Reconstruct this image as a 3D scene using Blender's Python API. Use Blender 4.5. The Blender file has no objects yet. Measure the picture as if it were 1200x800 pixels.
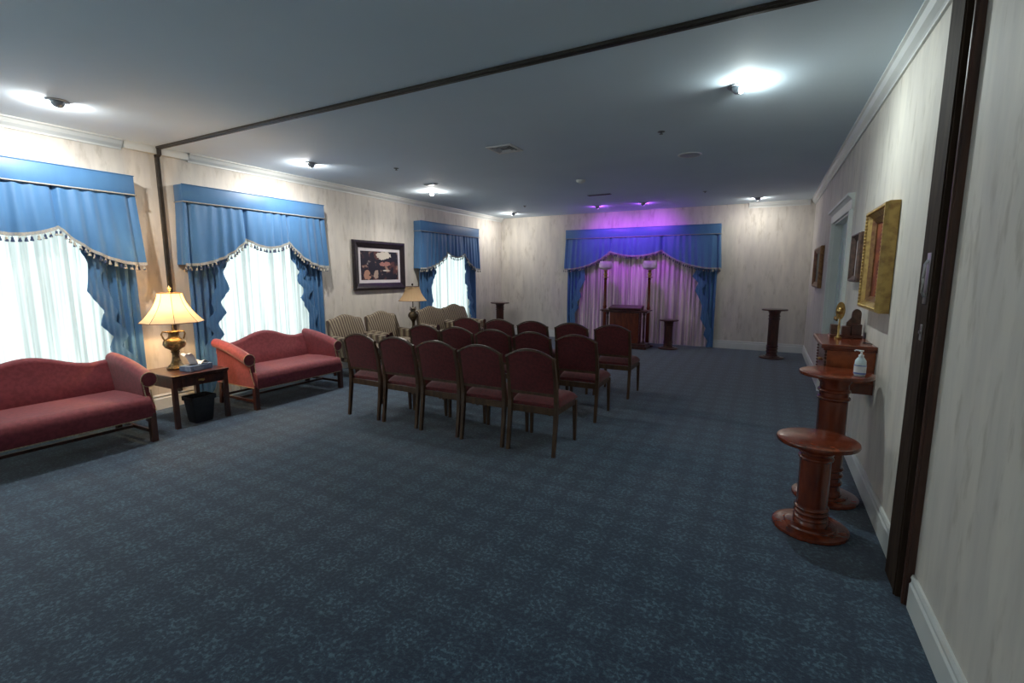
import bpy, bmesh, math, random
from mathutils import Vector, Matrix
PI = math.pi
sc = bpy.context.scene
COL = sc.collection
random.seed(4)

# ------------------------------------------------------------------ room measures (metres)
XL, XR, YB, YF, H = -5.80, 0.655, 10.30, -2.6, 2.79

# ------------------------------------------------------------------ materials
def mat(name, color=(.8, .8, .8), rough=.6, metal=0.0, spec=None, noise=None, bump=None, emit=None, sheen=0.0, coat=0.0):
    """noise = (other colour, scale xyz, detail, lo, hi); bump = (scale, strength, distance)"""
    m = bpy.data.materials.new(name); m.use_nodes = True
    nt = m.node_tree; b = nt.nodes['Principled BSDF']
    b.inputs['Base Color'].default_value = (*color, 1)
    b.inputs['Roughness'].default_value = rough
    b.inputs['Metallic'].default_value = metal
    if spec is not None: b.inputs['Specular IOR Level'].default_value = spec
    if sheen: b.inputs['Sheen Weight'].default_value = sheen
    if coat: b.inputs['Coat Weight'].default_value = coat; b.inputs['Coat Roughness'].default_value = .15
    if emit: b.inputs['Emission Color'].default_value = (*emit[0], 1); b.inputs['Emission Strength'].default_value = emit[1]
    tc = None
    if noise or bump: tc = nt.nodes.new('ShaderNodeTexCoord')
    if noise:
        mp = nt.nodes.new('ShaderNodeMapping'); mp.inputs['Scale'].default_value = noise[1]
        nz = nt.nodes.new('ShaderNodeTexNoise'); nz.inputs['Detail'].default_value = noise[2]; nz.inputs['Scale'].default_value = 1
        rp = nt.nodes.new('ShaderNodeValToRGB')
        rp.color_ramp.elements[0].position = noise[3]; rp.color_ramp.elements[1].position = noise[4]
        rp.color_ramp.elements[0].color = (*color, 1); rp.color_ramp.elements[1].color = (*noise[0], 1)
        nt.links.new(tc.outputs['Object'], mp.inputs[0]); nt.links.new(mp.outputs[0], nz.inputs['Vector'])
        nt.links.new(nz.outputs['Fac'], rp.inputs[0]); nt.links.new(rp.outputs[0], b.inputs['Base Color'])
    if bump:
        nz = nt.nodes.new('ShaderNodeTexNoise'); nz.inputs['Scale'].default_value = bump[0]; nz.inputs['Detail'].default_value = 3
        bp = nt.nodes.new('ShaderNodeBump'); bp.inputs['Strength'].default_value = bump[1]; bp.inputs['Distance'].default_value = bump[2]
        nt.links.new(tc.outputs['Object'], nz.inputs['Vector']); nt.links.new(nz.outputs['Fac'], bp.inputs['Height'])
        nt.links.new(bp.outputs[0], b.inputs['Normal'])
    return m

def N(nt, t, **kw):
    n = nt.nodes.new(t)
    for k, v in kw.items(): setattr(n, k, v)
    return n
def mathn(nt, op, a, b=None, c=None, clamp=False):
    n = nt.nodes.new('ShaderNodeMath'); n.operation = op; n.use_clamp = clamp
    for i, v in enumerate((a, b, c)):
        if v is None: continue
        if isinstance(v, (int, float)): n.inputs[i].default_value = v
        else: nt.links.new(v, n.inputs[i])
    return n.outputs[0]
def mixc(nt, f, a, b):
    n = nt.nodes.new('ShaderNodeMix'); n.data_type = 'RGBA'
    for i, v in ((0, f), (6, a), (7, b)):
        if isinstance(v, (int, float)): n.inputs[i].default_value = v
        elif isinstance(v, tuple): n.inputs[i].default_value = (*v, 1)
        else: nt.links.new(v, n.inputs[i])
    return n.outputs[2]

def wallpaper():
    m = bpy.data.materials.new('streaked_wallpaper'); m.use_nodes = True; nt = m.node_tree; b = nt.nodes['Principled BSDF']
    tc = N(nt, 'ShaderNodeTexCoord')
    def noise(scale, detail=4, rough=.6):
        mp = N(nt, 'ShaderNodeMapping'); mp.inputs['Scale'].default_value = scale
        nz = N(nt, 'ShaderNodeTexNoise'); nz.inputs['Scale'].default_value = 1; nz.inputs['Detail'].default_value = detail; nz.inputs['Roughness'].default_value = rough
        nt.links.new(tc.outputs['Object'], mp.inputs[0]); nt.links.new(mp.outputs[0], nz.inputs['Vector']); return nz.outputs['Fac']
    def band(f, lo, hi):
        r = N(nt, 'ShaderNodeMapRange'); r.inputs[1].default_value = lo; r.inputs[2].default_value = hi; nt.links.new(f, r.inputs[0]); return r.outputs[0]
    a = band(noise((7, 7, 1.3), 3), .35, .7)
    s = band(noise((15, 15, 4.2), 4, .6), .52, .66)
    g = band(noise((4.5, 4.5, 1.6), 2), .40, .56)
    fine = band(noise((60, 60, 4), 2), .3, .7)
    c = mixc(nt, a, (.66, .62, .55), (.53, .50, .46))
    c = mixc(nt, mathn(nt, 'MULTIPLY', fine, .10), c, (.72, .69, .63))
    c = mixc(nt, mathn(nt, 'MULTIPLY', mathn(nt, 'MULTIPLY', s, g), .50), c, (.37, .33, .27))
    nt.links.new(c, b.inputs['Base Color']); b.inputs['Roughness'].default_value = .62; b.inputs['Specular IOR Level'].default_value = .3
    return m

def carpet():
    m = bpy.data.materials.new('damask_carpet'); m.use_nodes = True; nt = m.node_tree; b = nt.nodes['Principled BSDF']
    tc = N(nt, 'ShaderNodeTexCoord'); sp = N(nt, 'ShaderNodeSeparateXYZ')
    wz = N(nt, 'ShaderNodeTexNoise'); wz.inputs['Scale'].default_value = 16; wz.inputs['Detail'].default_value = 2
    nt.links.new(tc.outputs['Object'], wz.inputs['Vector'])
    va = N(nt, 'ShaderNodeVectorMath', operation='MULTIPLY_ADD'); nt.links.new(wz.outputs['Color'], va.inputs[0])
    va.inputs[1].default_value = (.09, .09, 0); nt.links.new(tc.outputs['Object'], va.inputs[2])
    nt.links.new(va.outputs[0], sp.inputs[0])
    P = .215
    u = mathn(nt, 'SUBTRACT', mathn(nt, 'FRACT', mathn(nt, 'DIVIDE', sp.outputs[0], P)), .5)
    row = mathn(nt, 'DIVIDE', sp.outputs[1], P)
    v = mathn(nt, 'SUBTRACT', mathn(nt, 'FRACT', row), .5)
    r = mathn(nt, 'SQRT', mathn(nt, 'ADD', mathn(nt, 'MULTIPLY', u, u), mathn(nt, 'MULTIPLY', v, v)))
    th = mathn(nt, 'ARCTAN2', v, u)
    pet = mathn(nt, 'MULTIPLY', mathn(nt, 'SINE', mathn(nt, 'MULTIPLY', th, 6)), .06)
    rr_ = mathn(nt, 'ADD', r, pet)
    mr = N(nt, 'ShaderNodeMapRange'); mr.inputs[1].default_value = .52; mr.inputs[2].default_value = .28; nt.links.new(rr_, mr.inputs[0])   # round medallion
    ring = N(nt, 'ShaderNodeMapRange'); ring.inputs[1].default_value = -.5; ring.inputs[2].default_value = .5; nt.links.new(mathn(nt, 'SINE', mathn(nt, 'MULTIPLY', rr_, 38)), ring.inputs[0])
    n2 = N(nt, 'ShaderNodeTexNoise'); n2.inputs['Scale'].default_value = 110; n2.inputs['Detail'].default_value = 3
    nt.links.new(tc.outputs['Object'], n2.inputs['Vector'])
    n3 = N(nt, 'ShaderNodeTexNoise'); n3.inputs['Scale'].default_value = 48; n3.inputs['Detail'].default_value = 4; n3.inputs['Roughness'].default_value = .65
    nt.links.new(tc.outputs['Object'], n3.inputs['Vector'])
    fl = N(nt, 'ShaderNodeMapRange'); fl.inputs[1].default_value = .50; fl.inputs[2].default_value = .60; nt.links.new(n3.outputs['Fac'], fl.inputs[0])
    f = mathn(nt, 'MULTIPLY', mr.outputs[0], mathn(nt, 'MULTIPLY_ADD', ring.outputs[0], .14, .03))
    f = mathn(nt, 'ADD', f, mathn(nt, 'MULTIPLY', fl.outputs[0], mathn(nt, 'MULTIPLY_ADD', mr.outputs[0], .30, .26)))
    f = mathn(nt, 'MULTIPLY', f, mathn(nt, 'MULTIPLY_ADD', n2.outputs['Fac'], 1.6, .2), clamp=True)
    c = mixc(nt, f, CARPET_A, CARPET_B)
    nt.links.new(c, b.inputs['Base Color'])
    b.inputs['Roughness'].default_value = .95; b.inputs['Specular IOR Level'].default_value = .15
    b.inputs['Sheen Weight'].default_value = .25; b.inputs['Sheen Roughness'].default_value = .6
    bp = N(nt, 'ShaderNodeBump'); bp.inputs['Strength'].default_value = .4; bp.inputs['Distance'].default_value = .004
    nt.links.new(n2.outputs['Fac'], bp.inputs['Height']); nt.links.new(bp.outputs[0], b.inputs['Normal'])
    return m
CARPET_A = (.004, .022, .052); CARPET_B = (.085, .175, .235)

def stripes():
    m = bpy.data.materials.new('striped_upholstery'); m.use_nodes = True; nt = m.node_tree; b = nt.nodes['Principled BSDF']
    tc = N(nt, 'ShaderNodeTexCoord'); sp = N(nt, 'ShaderNodeSeparateXYZ'); nt.links.new(tc.outputs['Object'], sp.inputs[0])
    s = mathn(nt, 'ADD', sp.outputs[0], mathn(nt, 'MULTIPLY', sp.outputs[1], .3))
    a = mathn(nt, 'SINE', mathn(nt, 'MULTIPLY', s, 2 * PI / .042))
    c2 = mathn(nt, 'SINE', mathn(nt, 'MULTIPLY', s, 2 * PI / .021))
    c = mixc(nt, mathn(nt, 'GREATER_THAN', a, .1), (.060, .045, .034), (.27, .235, .155))
    c = mixc(nt, mathn(nt, 'MULTIPLY', mathn(nt, 'GREATER_THAN', c2, .55), .6), c, (.16, .09, .07))
    nt.links.new(c, b.inputs['Base Color']); b.inputs['Roughness'].default_value = .8; return m

def painting(name, base, cols, scale, seed, patches=()):
    m = bpy.data.materials.new(name); m.use_nodes = True; nt = m.node_tree; b = nt.nodes['Principled BSDF']
    tc = N(nt, 'ShaderNodeTexCoord'); c = base
    for i, (col, th) in enumerate(cols):
        mp = N(nt, 'ShaderNodeMapping'); mp.inputs['Location'].default_value = (seed + i * 7.3, seed * 2 + i, i * 3.1)
        nz = N(nt, 'ShaderNodeTexNoise'); nz.inputs['Scale'].default_value = scale * (1 + .35 * i); nz.inputs['Detail'].default_value = 5
        r = N(nt, 'ShaderNodeMapRange'); r.inputs[1].default_value = th; r.inputs[2].default_value = th + .07
        nt.links.new(tc.outputs['Object'], mp.inputs[0]); nt.links.new(mp.outputs[0], nz.inputs['Vector']); nt.links.new(nz.outputs['Fac'], r.inputs[0])
        c = mixc(nt, r.outputs[0], c, col)
    for (py, pz, ry, rz_, col) in patches:      # painted lighter shapes
        sp = N(nt, 'ShaderNodeSeparateXYZ'); nt.links.new(tc.outputs['Object'], sp.inputs[0])
        nz = N(nt, 'ShaderNodeTexNoise'); nz.inputs['Scale'].default_value = 14; nz.inputs['Detail'].default_value = 4; nt.links.new(tc.outputs['Object'], nz.inputs['Vector'])
        q = mathn(nt, 'ADD', mathn(nt, 'POWER', mathn(nt, 'ABSOLUTE', mathn(nt, 'DIVIDE', mathn(nt, 'SUBTRACT', sp.outputs[1], py), ry)), 2), mathn(nt, 'POWER', mathn(nt, 'ABSOLUTE', mathn(nt, 'DIVIDE', mathn(nt, 'SUBTRACT', sp.outputs[2], pz), rz_)), 2))
        q = mathn(nt, 'ADD', q, mathn(nt, 'MULTIPLY', nz.outputs['Fac'], 2.2))
        c = mixc(nt, mathn(nt, 'LESS_THAN', q, 1.75), c, col)
    nt.links.new(c, b.inputs['Base Color']); b.inputs['Roughness'].default_value = .6; b.inputs['Specular IOR Level'].default_value = .2
    return m

def sheer_mat(name, col, transl, transp):
    m = bpy.data.materials.new(name); m.use_nodes = True; nt = m.node_tree; nt.nodes.clear()
    o = N(nt, 'ShaderNodeOutputMaterial'); d = N(nt, 'ShaderNodeBsdfDiffuse'); t = N(nt, 'ShaderNodeBsdfTranslucent'); p = N(nt, 'ShaderNodeBsdfTransparent')
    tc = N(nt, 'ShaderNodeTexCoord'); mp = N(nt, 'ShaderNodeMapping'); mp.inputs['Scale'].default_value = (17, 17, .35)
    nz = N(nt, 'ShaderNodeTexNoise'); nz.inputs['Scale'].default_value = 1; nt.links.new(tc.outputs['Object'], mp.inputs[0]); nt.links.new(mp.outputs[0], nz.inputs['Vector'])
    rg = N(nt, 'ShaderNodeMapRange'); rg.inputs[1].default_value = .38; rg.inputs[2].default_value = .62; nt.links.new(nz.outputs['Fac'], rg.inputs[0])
    c = mixc(nt, rg.outputs[0], tuple(x * .46 for x in col), col)  # fold shading put into the cloth colour as darker vertical streaks
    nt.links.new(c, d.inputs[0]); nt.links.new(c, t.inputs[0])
    m1 = N(nt, 'ShaderNodeMixShader'); m1.inputs[0].default_value = transl; m2 = N(nt, 'ShaderNodeMixShader'); m2.inputs[0].default_value = transp
    nt.links.new(d.outputs[0], m1.inputs[1]); nt.links.new(t.outputs[0], m1.inputs[2])
    nt.links.new(m1.outputs[0], m2.inputs[1]); nt.links.new(p.outputs[0], m2.inputs[2]); nt.links.new(m2.outputs[0], o.inputs[0])
    return m

def glass_mat():
    m = bpy.data.materials.new('window_glass'); m.use_nodes = True; nt = m.node_tree; nt.nodes.clear()
    o = N(nt, 'ShaderNodeOutputMaterial'); g = N(nt, 'ShaderNodeBsdfGlossy'); p = N(nt, 'ShaderNodeBsdfTransparent')
    g.inputs['Roughness'].default_value = .02; p.inputs[0].default_value = (.95, .98, .97, 1)
    mx = N(nt, 'ShaderNodeMixShader'); mx.inputs[0].default_value = .08
    nt.links.new(p.outputs[0], mx.inputs[1]); nt.links.new(g.outputs[0], mx.inputs[2]); nt.links.new(mx.outputs[0], o.inputs[0])
    return m

M = {}
M['wall'] = wallpaper()
M['carpet'] = carpet()
M['ceiling'] = mat('painted_ceiling', (.67, .79, .89), .8, noise=((.64, .76, .86), (1.2, 1.2, 1.2), 3, .35, .65), bump=(60, .08, .002))
M['white_trim'] = mat('white_painted_trim', (.66, .68, .66), .4, noise=((.60, .63, .61), (5, 5, 5), 2, .3, .8))
M['door_paint'] = mat('pale_green_door_paint', (.50, .60, .57), .45, noise=((.47, .57, .54), (4, 4, 2), 2, .3, .7))
M['blue'] = mat('blue_drapery', (.055, .165, .34), .5, noise=((.045, .14, .30), (9, 9, 3), 3, .3, .7), bump=(120, .1, .001), sheen=.15)
M['gimp'] = mat('cream_gimp_braid', (.36, .345, .28), .8, noise=((.25, .27, .30), (90, 90, 90), 2, .4, .6))
M['tassel'] = mat('navy_cream_tassel', (.03, .05, .11), .8, noise=((.42, .40, .33), (26, 26, 26), 1, .50, .56))
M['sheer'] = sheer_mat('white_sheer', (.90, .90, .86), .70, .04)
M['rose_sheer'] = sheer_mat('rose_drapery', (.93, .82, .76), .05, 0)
M['glass'] = glass_mat()
M['burgundy'] = mat('burgundy_damask', (.115, .012, .015), .85, noise=((.080, .008, .010), (40, 40, 40), 4, .42, .6), bump=(160, .15, .001), sheen=.15)
M['sofa_red'] = mat('faded_burgundy_damask', (.215, .030, .042), .75, noise=((.165, .021, .030), (34, 34, 34), 4, .42, .6), bump=(160, .15, .001), sheen=.2)
M['piping'] = mat('cream_welt_nailheads', (.50, .40, .26), .45, .3, noise=((.3, .22, .13), (80, 80, 80), 1, .4, .6))
M['chair_wood'] = mat('bronze_brown_chair_wood', (.085, .045, .022), .42, noise=((.05, .025, .013), (30, 30, 5), 4, .35, .65), spec=.35)
M['mahogany'] = mat('dark_mahogany', (.085, .022, .013), .28, noise=((.035, .010, .007), (25, 25, 6), 5, .35, .65), coat=.3)
M['cherry'] = mat('polished_cherry_wood', (.19, .034, .010), .25, noise=((.10, .017, .006), (22, 22, 5), 5, .35, .65), coat=.4)
M['dark_wood'] = mat('very_dark_wood', (.045, .030, .020), .75, spec=.12, noise=((.020, .011, .008), (30, 30, 4), 4, .35, .65))
M['cherry_light'] = mat('amber_cherry_wood', (.36, .085, .020), .3, noise=((.22, .045, .012), (22, 5, 22), 5, .35, .65), coat=.3)
M['jamb_red'] = mat('reddish_brown_jamb_wood', (.075, .030, .018), .35, noise=((.035, .014, .010), (60, 60, 3), 4, .35, .65))
M['track'] = mat('dark_brown_track', (.045, .038, .032), .45, noise=((.03, .025, .02), (20, 20, 20), 2, .4, .6))
M['brass'] = mat('aged_brass', (.55, .38, .14), .3, .9, noise=((.30, .19, .07), (40, 40, 40), 3, .4, .6))
M['bronze'] = mat('antiqued_bronze_urn', (.14, .10, .045), .35, .6, noise=((.42, .30, .13), (26, 26, 26), 4, .5, .62), bump=(60, .5, .006))
M['dark_bronze'] = mat('dark_bronze_urn', (.06, .045, .025), .4, .5, noise=((.18, .12, .06), (26, 26, 26), 4, .5, .65), bump=(60, .4, .006))
M['steel'] = mat('brushed_steel', (.45, .45, .44), .3, .9, noise=((.35, .35, .35), (60, 60, 5), 2, .4, .6))
M['gold'] = mat('gilded_frame', (.46, .31, .10), .4, .55, noise=((.27, .16, .06), (25, 25, 25), 4, .45, .7), bump=(80, .2, .002))
M['gilt_dark'] = mat('antique_gilt_brown', (.24, .13, .05), .4, .5, noise=((.14, .06, .03), (30, 30, 30), 4, .4, .65))  # own dark brown tone of frame liner, far frame and lamp shade trim
M['brown_frame'] = mat('brown_picture_frame', (.10, .05, .035), .4, noise=((.05, .025, .018), (30, 30, 30), 3, .4, .6))
M['black_frame'] = mat('black_picture_frame', (.012, .010, .012), .35, noise=((.03, .02, .022), (30, 30, 30), 3, .4, .7), coat=.3)
M['mat_board'] = mat('picture_mat_board', (.62, .58, .60), .8, noise=((.58, .55, .57), (20, 20, 20), 2, .4, .6))
M['black'] = mat('black_plastic', (.008, .009, .012), .5, noise=((.014, .015, .018), (30, 30, 30), 2, .4, .6))
M['grey_metal'] = mat('grey_painted_metal', (.20, .24, .26), .4, .3, noise=((.16, .19, .21), (30, 30, 30), 2, .4, .6))
M['speaker'] = mat('pale_grille', (.42, .47, .50), .5, noise=((.38, .43, .46), (60, 60, 60), 2, .4, .6))
M['fixture'] = mat('eyeball_fixture', (.34, .38, .42), .4, .2, noise=((.28, .32, .36), (30, 30, 30), 2, .4, .6))
M['white_plastic'] = mat('white_plastic', (.75, .78, .80), .4, noise=((.70, .74, .77), (30, 30, 30), 2, .4, .6))
M['tissue'] = mat('white_tissue_paper', (.80, .82, .86), .9, noise=((.72, .76, .82), (14, 14, 14), 3, .4, .6))
M['box_blue'] = mat('grey_blue_carton', (.10, .16, .27), .6, noise=((.22, .28, .38), (20, 20, 20), 3, .5, .6))
M['clear_gel'] = mat('pale_sanitizer_gel', (.62, .72, .74), .15, noise=((.55, .66, .70), (20, 20, 20), 2, .4, .6))
M['label_blue'] = mat('blue_print', (.08, .16, .45), .5, noise=((.12, .2, .5), (60, 60, 60), 1, .4, .6))
M['stripe'] = stripes()
M['pic1'] = painting('dim_street_painting', (.022, .020, .032), [((.10, .045, .045), .50), ((.32, .20, .16), .60), ((.42, .36, .32), .68)], 5, 1.7, [(.10, .17, .20, .08, (.55, .50, .44)), (.12, .03, .16, .05, (.34, .16, .14)), (-.30, -.16, .09, .10, (.40, .22, .16)), (-.10, -.14, .07, .09, (.36, .27, .22)), (.14, -.08, .14, .012, (.5, .45, .4))])
M['pic2'] = painting('amber_red_painting', (.13, .035, .018), [((.24, .07, .03), .5), ((.13, .03, .02), .58), ((.5, .3, .2), .70)], 6, 5.2)
M['pic3'] = painting('muted_landscape_print', (.40, .42, .38), [((.25, .28, .24), .5), ((.5, .5, .46), .62)], 9, 9.1)
M['pic4'] = painting('small_dark_print', (.12, .12, .10), [((.22, .20, .15), .5), ((.3, .3, .27), .62)], 7, 3.3)
M['warm_lens'] = mat('lit_bulb_lens', (1, 1, 1), .5, emit=((.92, .97, 1.0), 14))
M['violet_lens'] = mat('lit_violet_lens', (1, 1, 1), .5, emit=((.60, .28, 1.0), 7))
M['bulb'] = mat('lit_lamp_bulb', (1, 1, 1), .5, emit=((1, .72, .38), 25))
def shade_mat(name, col, fac):
    m = bpy.data.materials.new(name); m.use_nodes = True; nt = m.node_tree; nt.nodes.clear()
    o = N(nt, 'ShaderNodeOutputMaterial'); d = N(nt, 'ShaderNodeBsdfDiffuse'); t = N(nt, 'ShaderNodeBsdfTranslucent')
    tc = N(nt, 'ShaderNodeTexCoord'); nz = N(nt, 'ShaderNodeTexNoise'); nz.inputs['Scale'].default_value = 120; nt.links.new(tc.outputs['Object'], nz.inputs['Vector'])
    c = mixc(nt, nz.outputs['Fac'], tuple(x * .92 for x in col), col); nt.links.new(c, d.inputs[0]); nt.links.new(c, t.inputs[0])
    x = N(nt, 'ShaderNodeMixShader'); x.inputs[0].default_value = fac
    nt.links.new(d.outputs[0], x.inputs[1]); nt.links.new(t.outputs[0], x.inputs[2]); nt.links.new(x.outputs[0], o.inputs[0]); return m
M['lamp_shade'] = shade_mat('parchment_shade', (.90, .80, .60), .5)
M['lamp_shade2'] = shade_mat('beige_pleated_shade', (.62, .44, .26), .35)
M['torch_shade'] = shade_mat('white_glass_shade', (.92, .88, .84), .3)

# ------------------------------------------------------------------ mesh helpers
class B:
    def __init__(s): s.bm = bmesh.new()
    def box(s, x0, x1, y0, y1, z0, z1, bev=0.0, rot=None, seg=2):
        g = bmesh.ops.create_cube(s.bm, size=1)['verts']
        for v in g: v.co = Vector(((x0 + x1) / 2 + v.co.x * (x1 - x0), (y0 + y1) / 2 + v.co.y * (y1 - y0), (z0 + z1) / 2 + v.co.z * (z1 - z0)))
        if bev:
            ed = list({e for v in g for e in v.link_edges})
            r = bmesh.ops.bevel(s.bm, geom=ed, offset=bev, segments=seg, profile=.5, affect='EDGES'); g = list({v for f in r['faces'] for v in f.verts} | {v for v in g if v.is_valid})
        if rot: bmesh.ops.transform(s.bm, matrix=rot, verts=g)
        return g
    def prism(s, pts, axis, a0, a1):
        """pts 2-D outline (in the two other axes, cyclic order) swept along axis"""
        def P(p, a):
            return {'x': (a, p[0], p[1]), 'y': (p[0], a, p[1]), 'z': (p[0], p[1], a)}[axis]
        v0 = [s.bm.verts.new(P(p, a0)) for p in pts]; v1 = [s.bm.verts.new(P(p, a1)) for p in pts]
        n = len(pts); fs = [s.bm.faces.new((v0[i], v0[(i + 1) % n], v1[(i + 1) % n], v1[i])) for i in range(n)]
        fs.append(s.bm.faces.new(v0[::-1])); fs.append(s.bm.faces.new(v1))
        return v0 + v1
    def lathe(s, prof, c=(0, 0, 0), seg=32, M4=None, cap=True, phase=0, squash=(1, 1)):
        rings = []
        for r, z in prof:
            rings.append([s.bm.verts.new((c[0] + max(r, 1e-4) * squash[0] * math.cos(2 * PI * (i + phase) / seg), c[1] + max(r, 1e-4) * squash[1] * math.sin(2 * PI * (i + phase) / seg), c[2] + z)) for i in range(seg)])
        for a, b in zip(rings, rings[1:]):
            for i in range(seg): s.bm.faces.new((a[i], a[(i + 1) % seg], b[(i + 1) % seg], b[i]))
        if cap: s.bm.faces.new(rings[0][::-1]); s.bm.faces.new(rings[-1])
        vs = [v for r in rings for v in r]
        if M4: bmesh.ops.transform(s.bm, matrix=M4, verts=vs)
        return vs
    def loft(s, rings, cap=True, closed=True):
        R = [[s.bm.verts.new(p) for p in r] for r in rings]; n = len(R[0])
        for a, b in zip(R, R[1:]):
            for i in range(n if closed else n - 1): s.bm.faces.new((a[i], a[(i + 1) % n], b[(i + 1) % n], b[i]))
        if cap and closed: s.bm.faces.new(R[0][::-1]); s.bm.faces.new(R[-1])
        return [v for r in R for v in r]
    def tube(s, pts, r, seg=8, rads=None):
        pts = [Vector(p) for p in pts]; rings = []
        for i, p in enumerate(pts):
            d = (pts[min(i + 1, len(pts) - 1)] - pts[max(i - 1, 0)]).normalized()
            u = d.cross(Vector((0, 0, 1)));
            if u.length < 1e-3: u = d.cross(Vector((0, 1, 0)))
            u.normalize(); w = d.cross(u); rr = rads[i] if rads else r
            rings.append([p + (u * math.cos(2 * PI * k / seg) + w * math.sin(2 * PI * k / seg)) * rr for k in range(seg)])
        return s.loft(rings)
    def sphere(s, c, r, sc_=(1, 1, 1), seg=16):
        g = bmesh.ops.create_uvsphere(s.bm, u_segments=seg, v_segments=max(8, seg // 2), radius=1)['verts']
        for v in g: v.co = Vector((c[0] + v.co.x * r * sc_[0], c[1] + v.co.y * r * sc_[1], c[2] + v.co.z * r * sc_[2]))
        return g
    def sheet(s, fn, nu, nv, thick=None):
        """fn(u,v)->point; a cloth sheet; thick = offset vector makes it solid"""
        g = [[s.bm.verts.new(fn(i / nu, j / nv)) for j in range(nv + 1)] for i in range(nu + 1)]
        for i in range(nu):
            for j in range(nv): s.bm.faces.new((g[i][j], g[i + 1][j], g[i + 1][j + 1], g[i][j + 1]))
        if thick:
            t = Vector(thick); h = [[s.bm.verts.new(v.co + t) for v in r] for r in g]
            for i in range(nu):
                for j in range(nv): s.bm.faces.new((h[i][j], h[i][j + 1], h[i + 1][j + 1], h[i + 1][j]))
            for j in range(nv):
                s.bm.faces.new((g[0][j], g[0][j + 1], h[0][j + 1], h[0][j])); s.bm.faces.new((g[nu][j], h[nu][j], h[nu][j + 1], g[nu][j + 1]))
            for i in range(nu):
                s.bm.faces.new((g[i][0], h[i][0], h[i + 1][0], g[i + 1][0])); s.bm.faces.new((g[i][nv], g[i + 1][nv], h[i + 1][nv], h[i][nv]))
    def obj(s, name, m, parent=None, smooth=False, loc=None, label=None, recalc=True):
        if recalc: bmesh.ops.recalc_face_normals(s.bm, faces=s.bm.faces)
        me = bpy.data.meshes.new(name); s.bm.to_mesh(me); s.bm.free()
        me.materials.append(M[m] if isinstance(m, str) else m)
        if smooth:
            me.polygons.foreach_set('use_smooth', [True] * len(me.polygons))
            if smooth != 'all': me.set_sharp_from_angle(angle=math.radians(40))
        o = bpy.data.objects.new(name, me); COL.objects.link(o)
        if parent: o.parent = parent
        if loc: o.location = loc
        if label: o['label'] = label
        return o

def thing(name, label, cat, loc=(0, 0, 0), rz=0, group=None):
    o = bpy.data.objects.new(name, None); COL.objects.link(o); o.empty_display_size = .1
    o.location = loc; o.rotation_euler = (0, 0, rz); o['label'] = label; o['category'] = cat
    if group: o['group'] = group
    return o
def tag(o, label, cat, group=None):
    o['label'] = label; o['category'] = cat
    if group: o['group'] = group
    return o
def struct(o): o['kind'] = 'structure'; return o
def dup(root, loc, rz, label, group=None):
    r = root.copy(); COL.objects.link(r); r.location = loc; r.rotation_euler = (0, 0, rz); r['label'] = label
    if group: r['group'] = group
    for ch in list(root.children):
        c = ch.copy(); COL.objects.link(c); c.parent = r
        for g in list(ch.children):
            d = g.copy(); COL.objects.link(d); d.parent = c
    return r

# ------------------------------------------------------------------ shell
T = .15
b = B(); b.box(XL - T, XR + T + .6, YF - T, YB + T, -.1, 0); struct(b.obj('floor', 'carpet'))
b = B(); b.box(XL - T, XR + T + .6, YF - T, YB + T, H, H + .1); struct(b.obj('ceiling', 'ceiling'))
WIN = [(-2.3, -.1), (.92, 2.36), (3.30, 4.70), (7.36, 8.80)]; WZ0, WZ1 = .42, 2.20  # first opening: unseen window added to light the near part of the room
b = B(); ys = [YF - T] + [v for w in WIN for v in w] + [YB + T]
for i in range(0, len(ys), 2): b.box(XL - T, XL, ys[i], ys[i + 1], 0, H)
for a, c in WIN: b.box(XL - T, XL, a, c, 0, WZ0); b.box(XL - T, XL, a, c, WZ1, H)
struct(b.obj('wall_left', 'wall'))
b = B(); b.box(XL, XR, YB, YB + T, 0, H); struct(b.obj('wall_back', 'wall'))
b = B(); b.box(XL, XR, YF - T, YF, 0, H); struct(b.obj('wall_front', 'wall'))
DY0, DY1, DZ = 5.66, 7.02, 2.07
b = B(); b.box(XR, XR + T, YF - T, DY0, 0, H); b.box(XR, XR + T, DY1, YB + T, 0, H); b.box(XR, XR + T, DY0, DY1, DZ, H)
struct(b.obj('wall_right', 'wall'))

BASE = [(0, 0), (.018, 0), (.018, .115), (.012, .125), (.012, .135), (.016, .145), (.010, .160), (0, .160)]
def baseboard(name, side, a, c):
    b = B()
    if side == 'L': b.prism([(XL + d, z) for d, z in BASE], 'y', a, c)
    if side == 'R': b.prism([(XR - d, z) for d, z in BASE], 'y', a, c)
    if side == 'B': b.prism([(YB - d, z) for d, z in BASE], 'x', a, c)
    return struct(b.obj(name, 'white_trim'))
baseboard('baseboard_left', 'L', YF, YB - .02)
baseboard('baseboard_back', 'B', XL + .02, XR - .02)
baseboard('baseboard_right', 'R', 2.83, 5.50)
baseboard('baseboard_right_far', 'R', 7.18, YB - .02)
baseboard('baseboard_right_near', 'R', YF, 2.535)
CR = [(0, 0), (.075, 0), (.075, -.012), (.060, -.020), (.045, -.050), (.020, -.070), (.014, -.078), (.014, -.092), (0, -.092)]
def crown(name, side, a, c):
    b = B()
    if side == 'L': b.prism([(XL + d, H + z) for d, z in CR], 'y', a, c)
    if side == 'R': b.prism([(XR - d, H + z) for d, z in CR], 'y', a, c)
    if side == 'B': b.prism([(YB - d, H + z) for d, z in CR], 'x', a, c)
    return struct(b.obj(name, 'white_trim'))
crown('trim_1', 'L', YF, 2.55); crown('trim_2', 'L', 3.17, YB - .001)
crown('trim_3', 'R', 2.95, YB - .001); crown('trim_4', 'B', -.42, XR - .08)
b = B(); b.box(XL, XL + .055, 2.56, 3.16, H - .075, H); struct(b.obj('trim_5', 'white_trim'))

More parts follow.
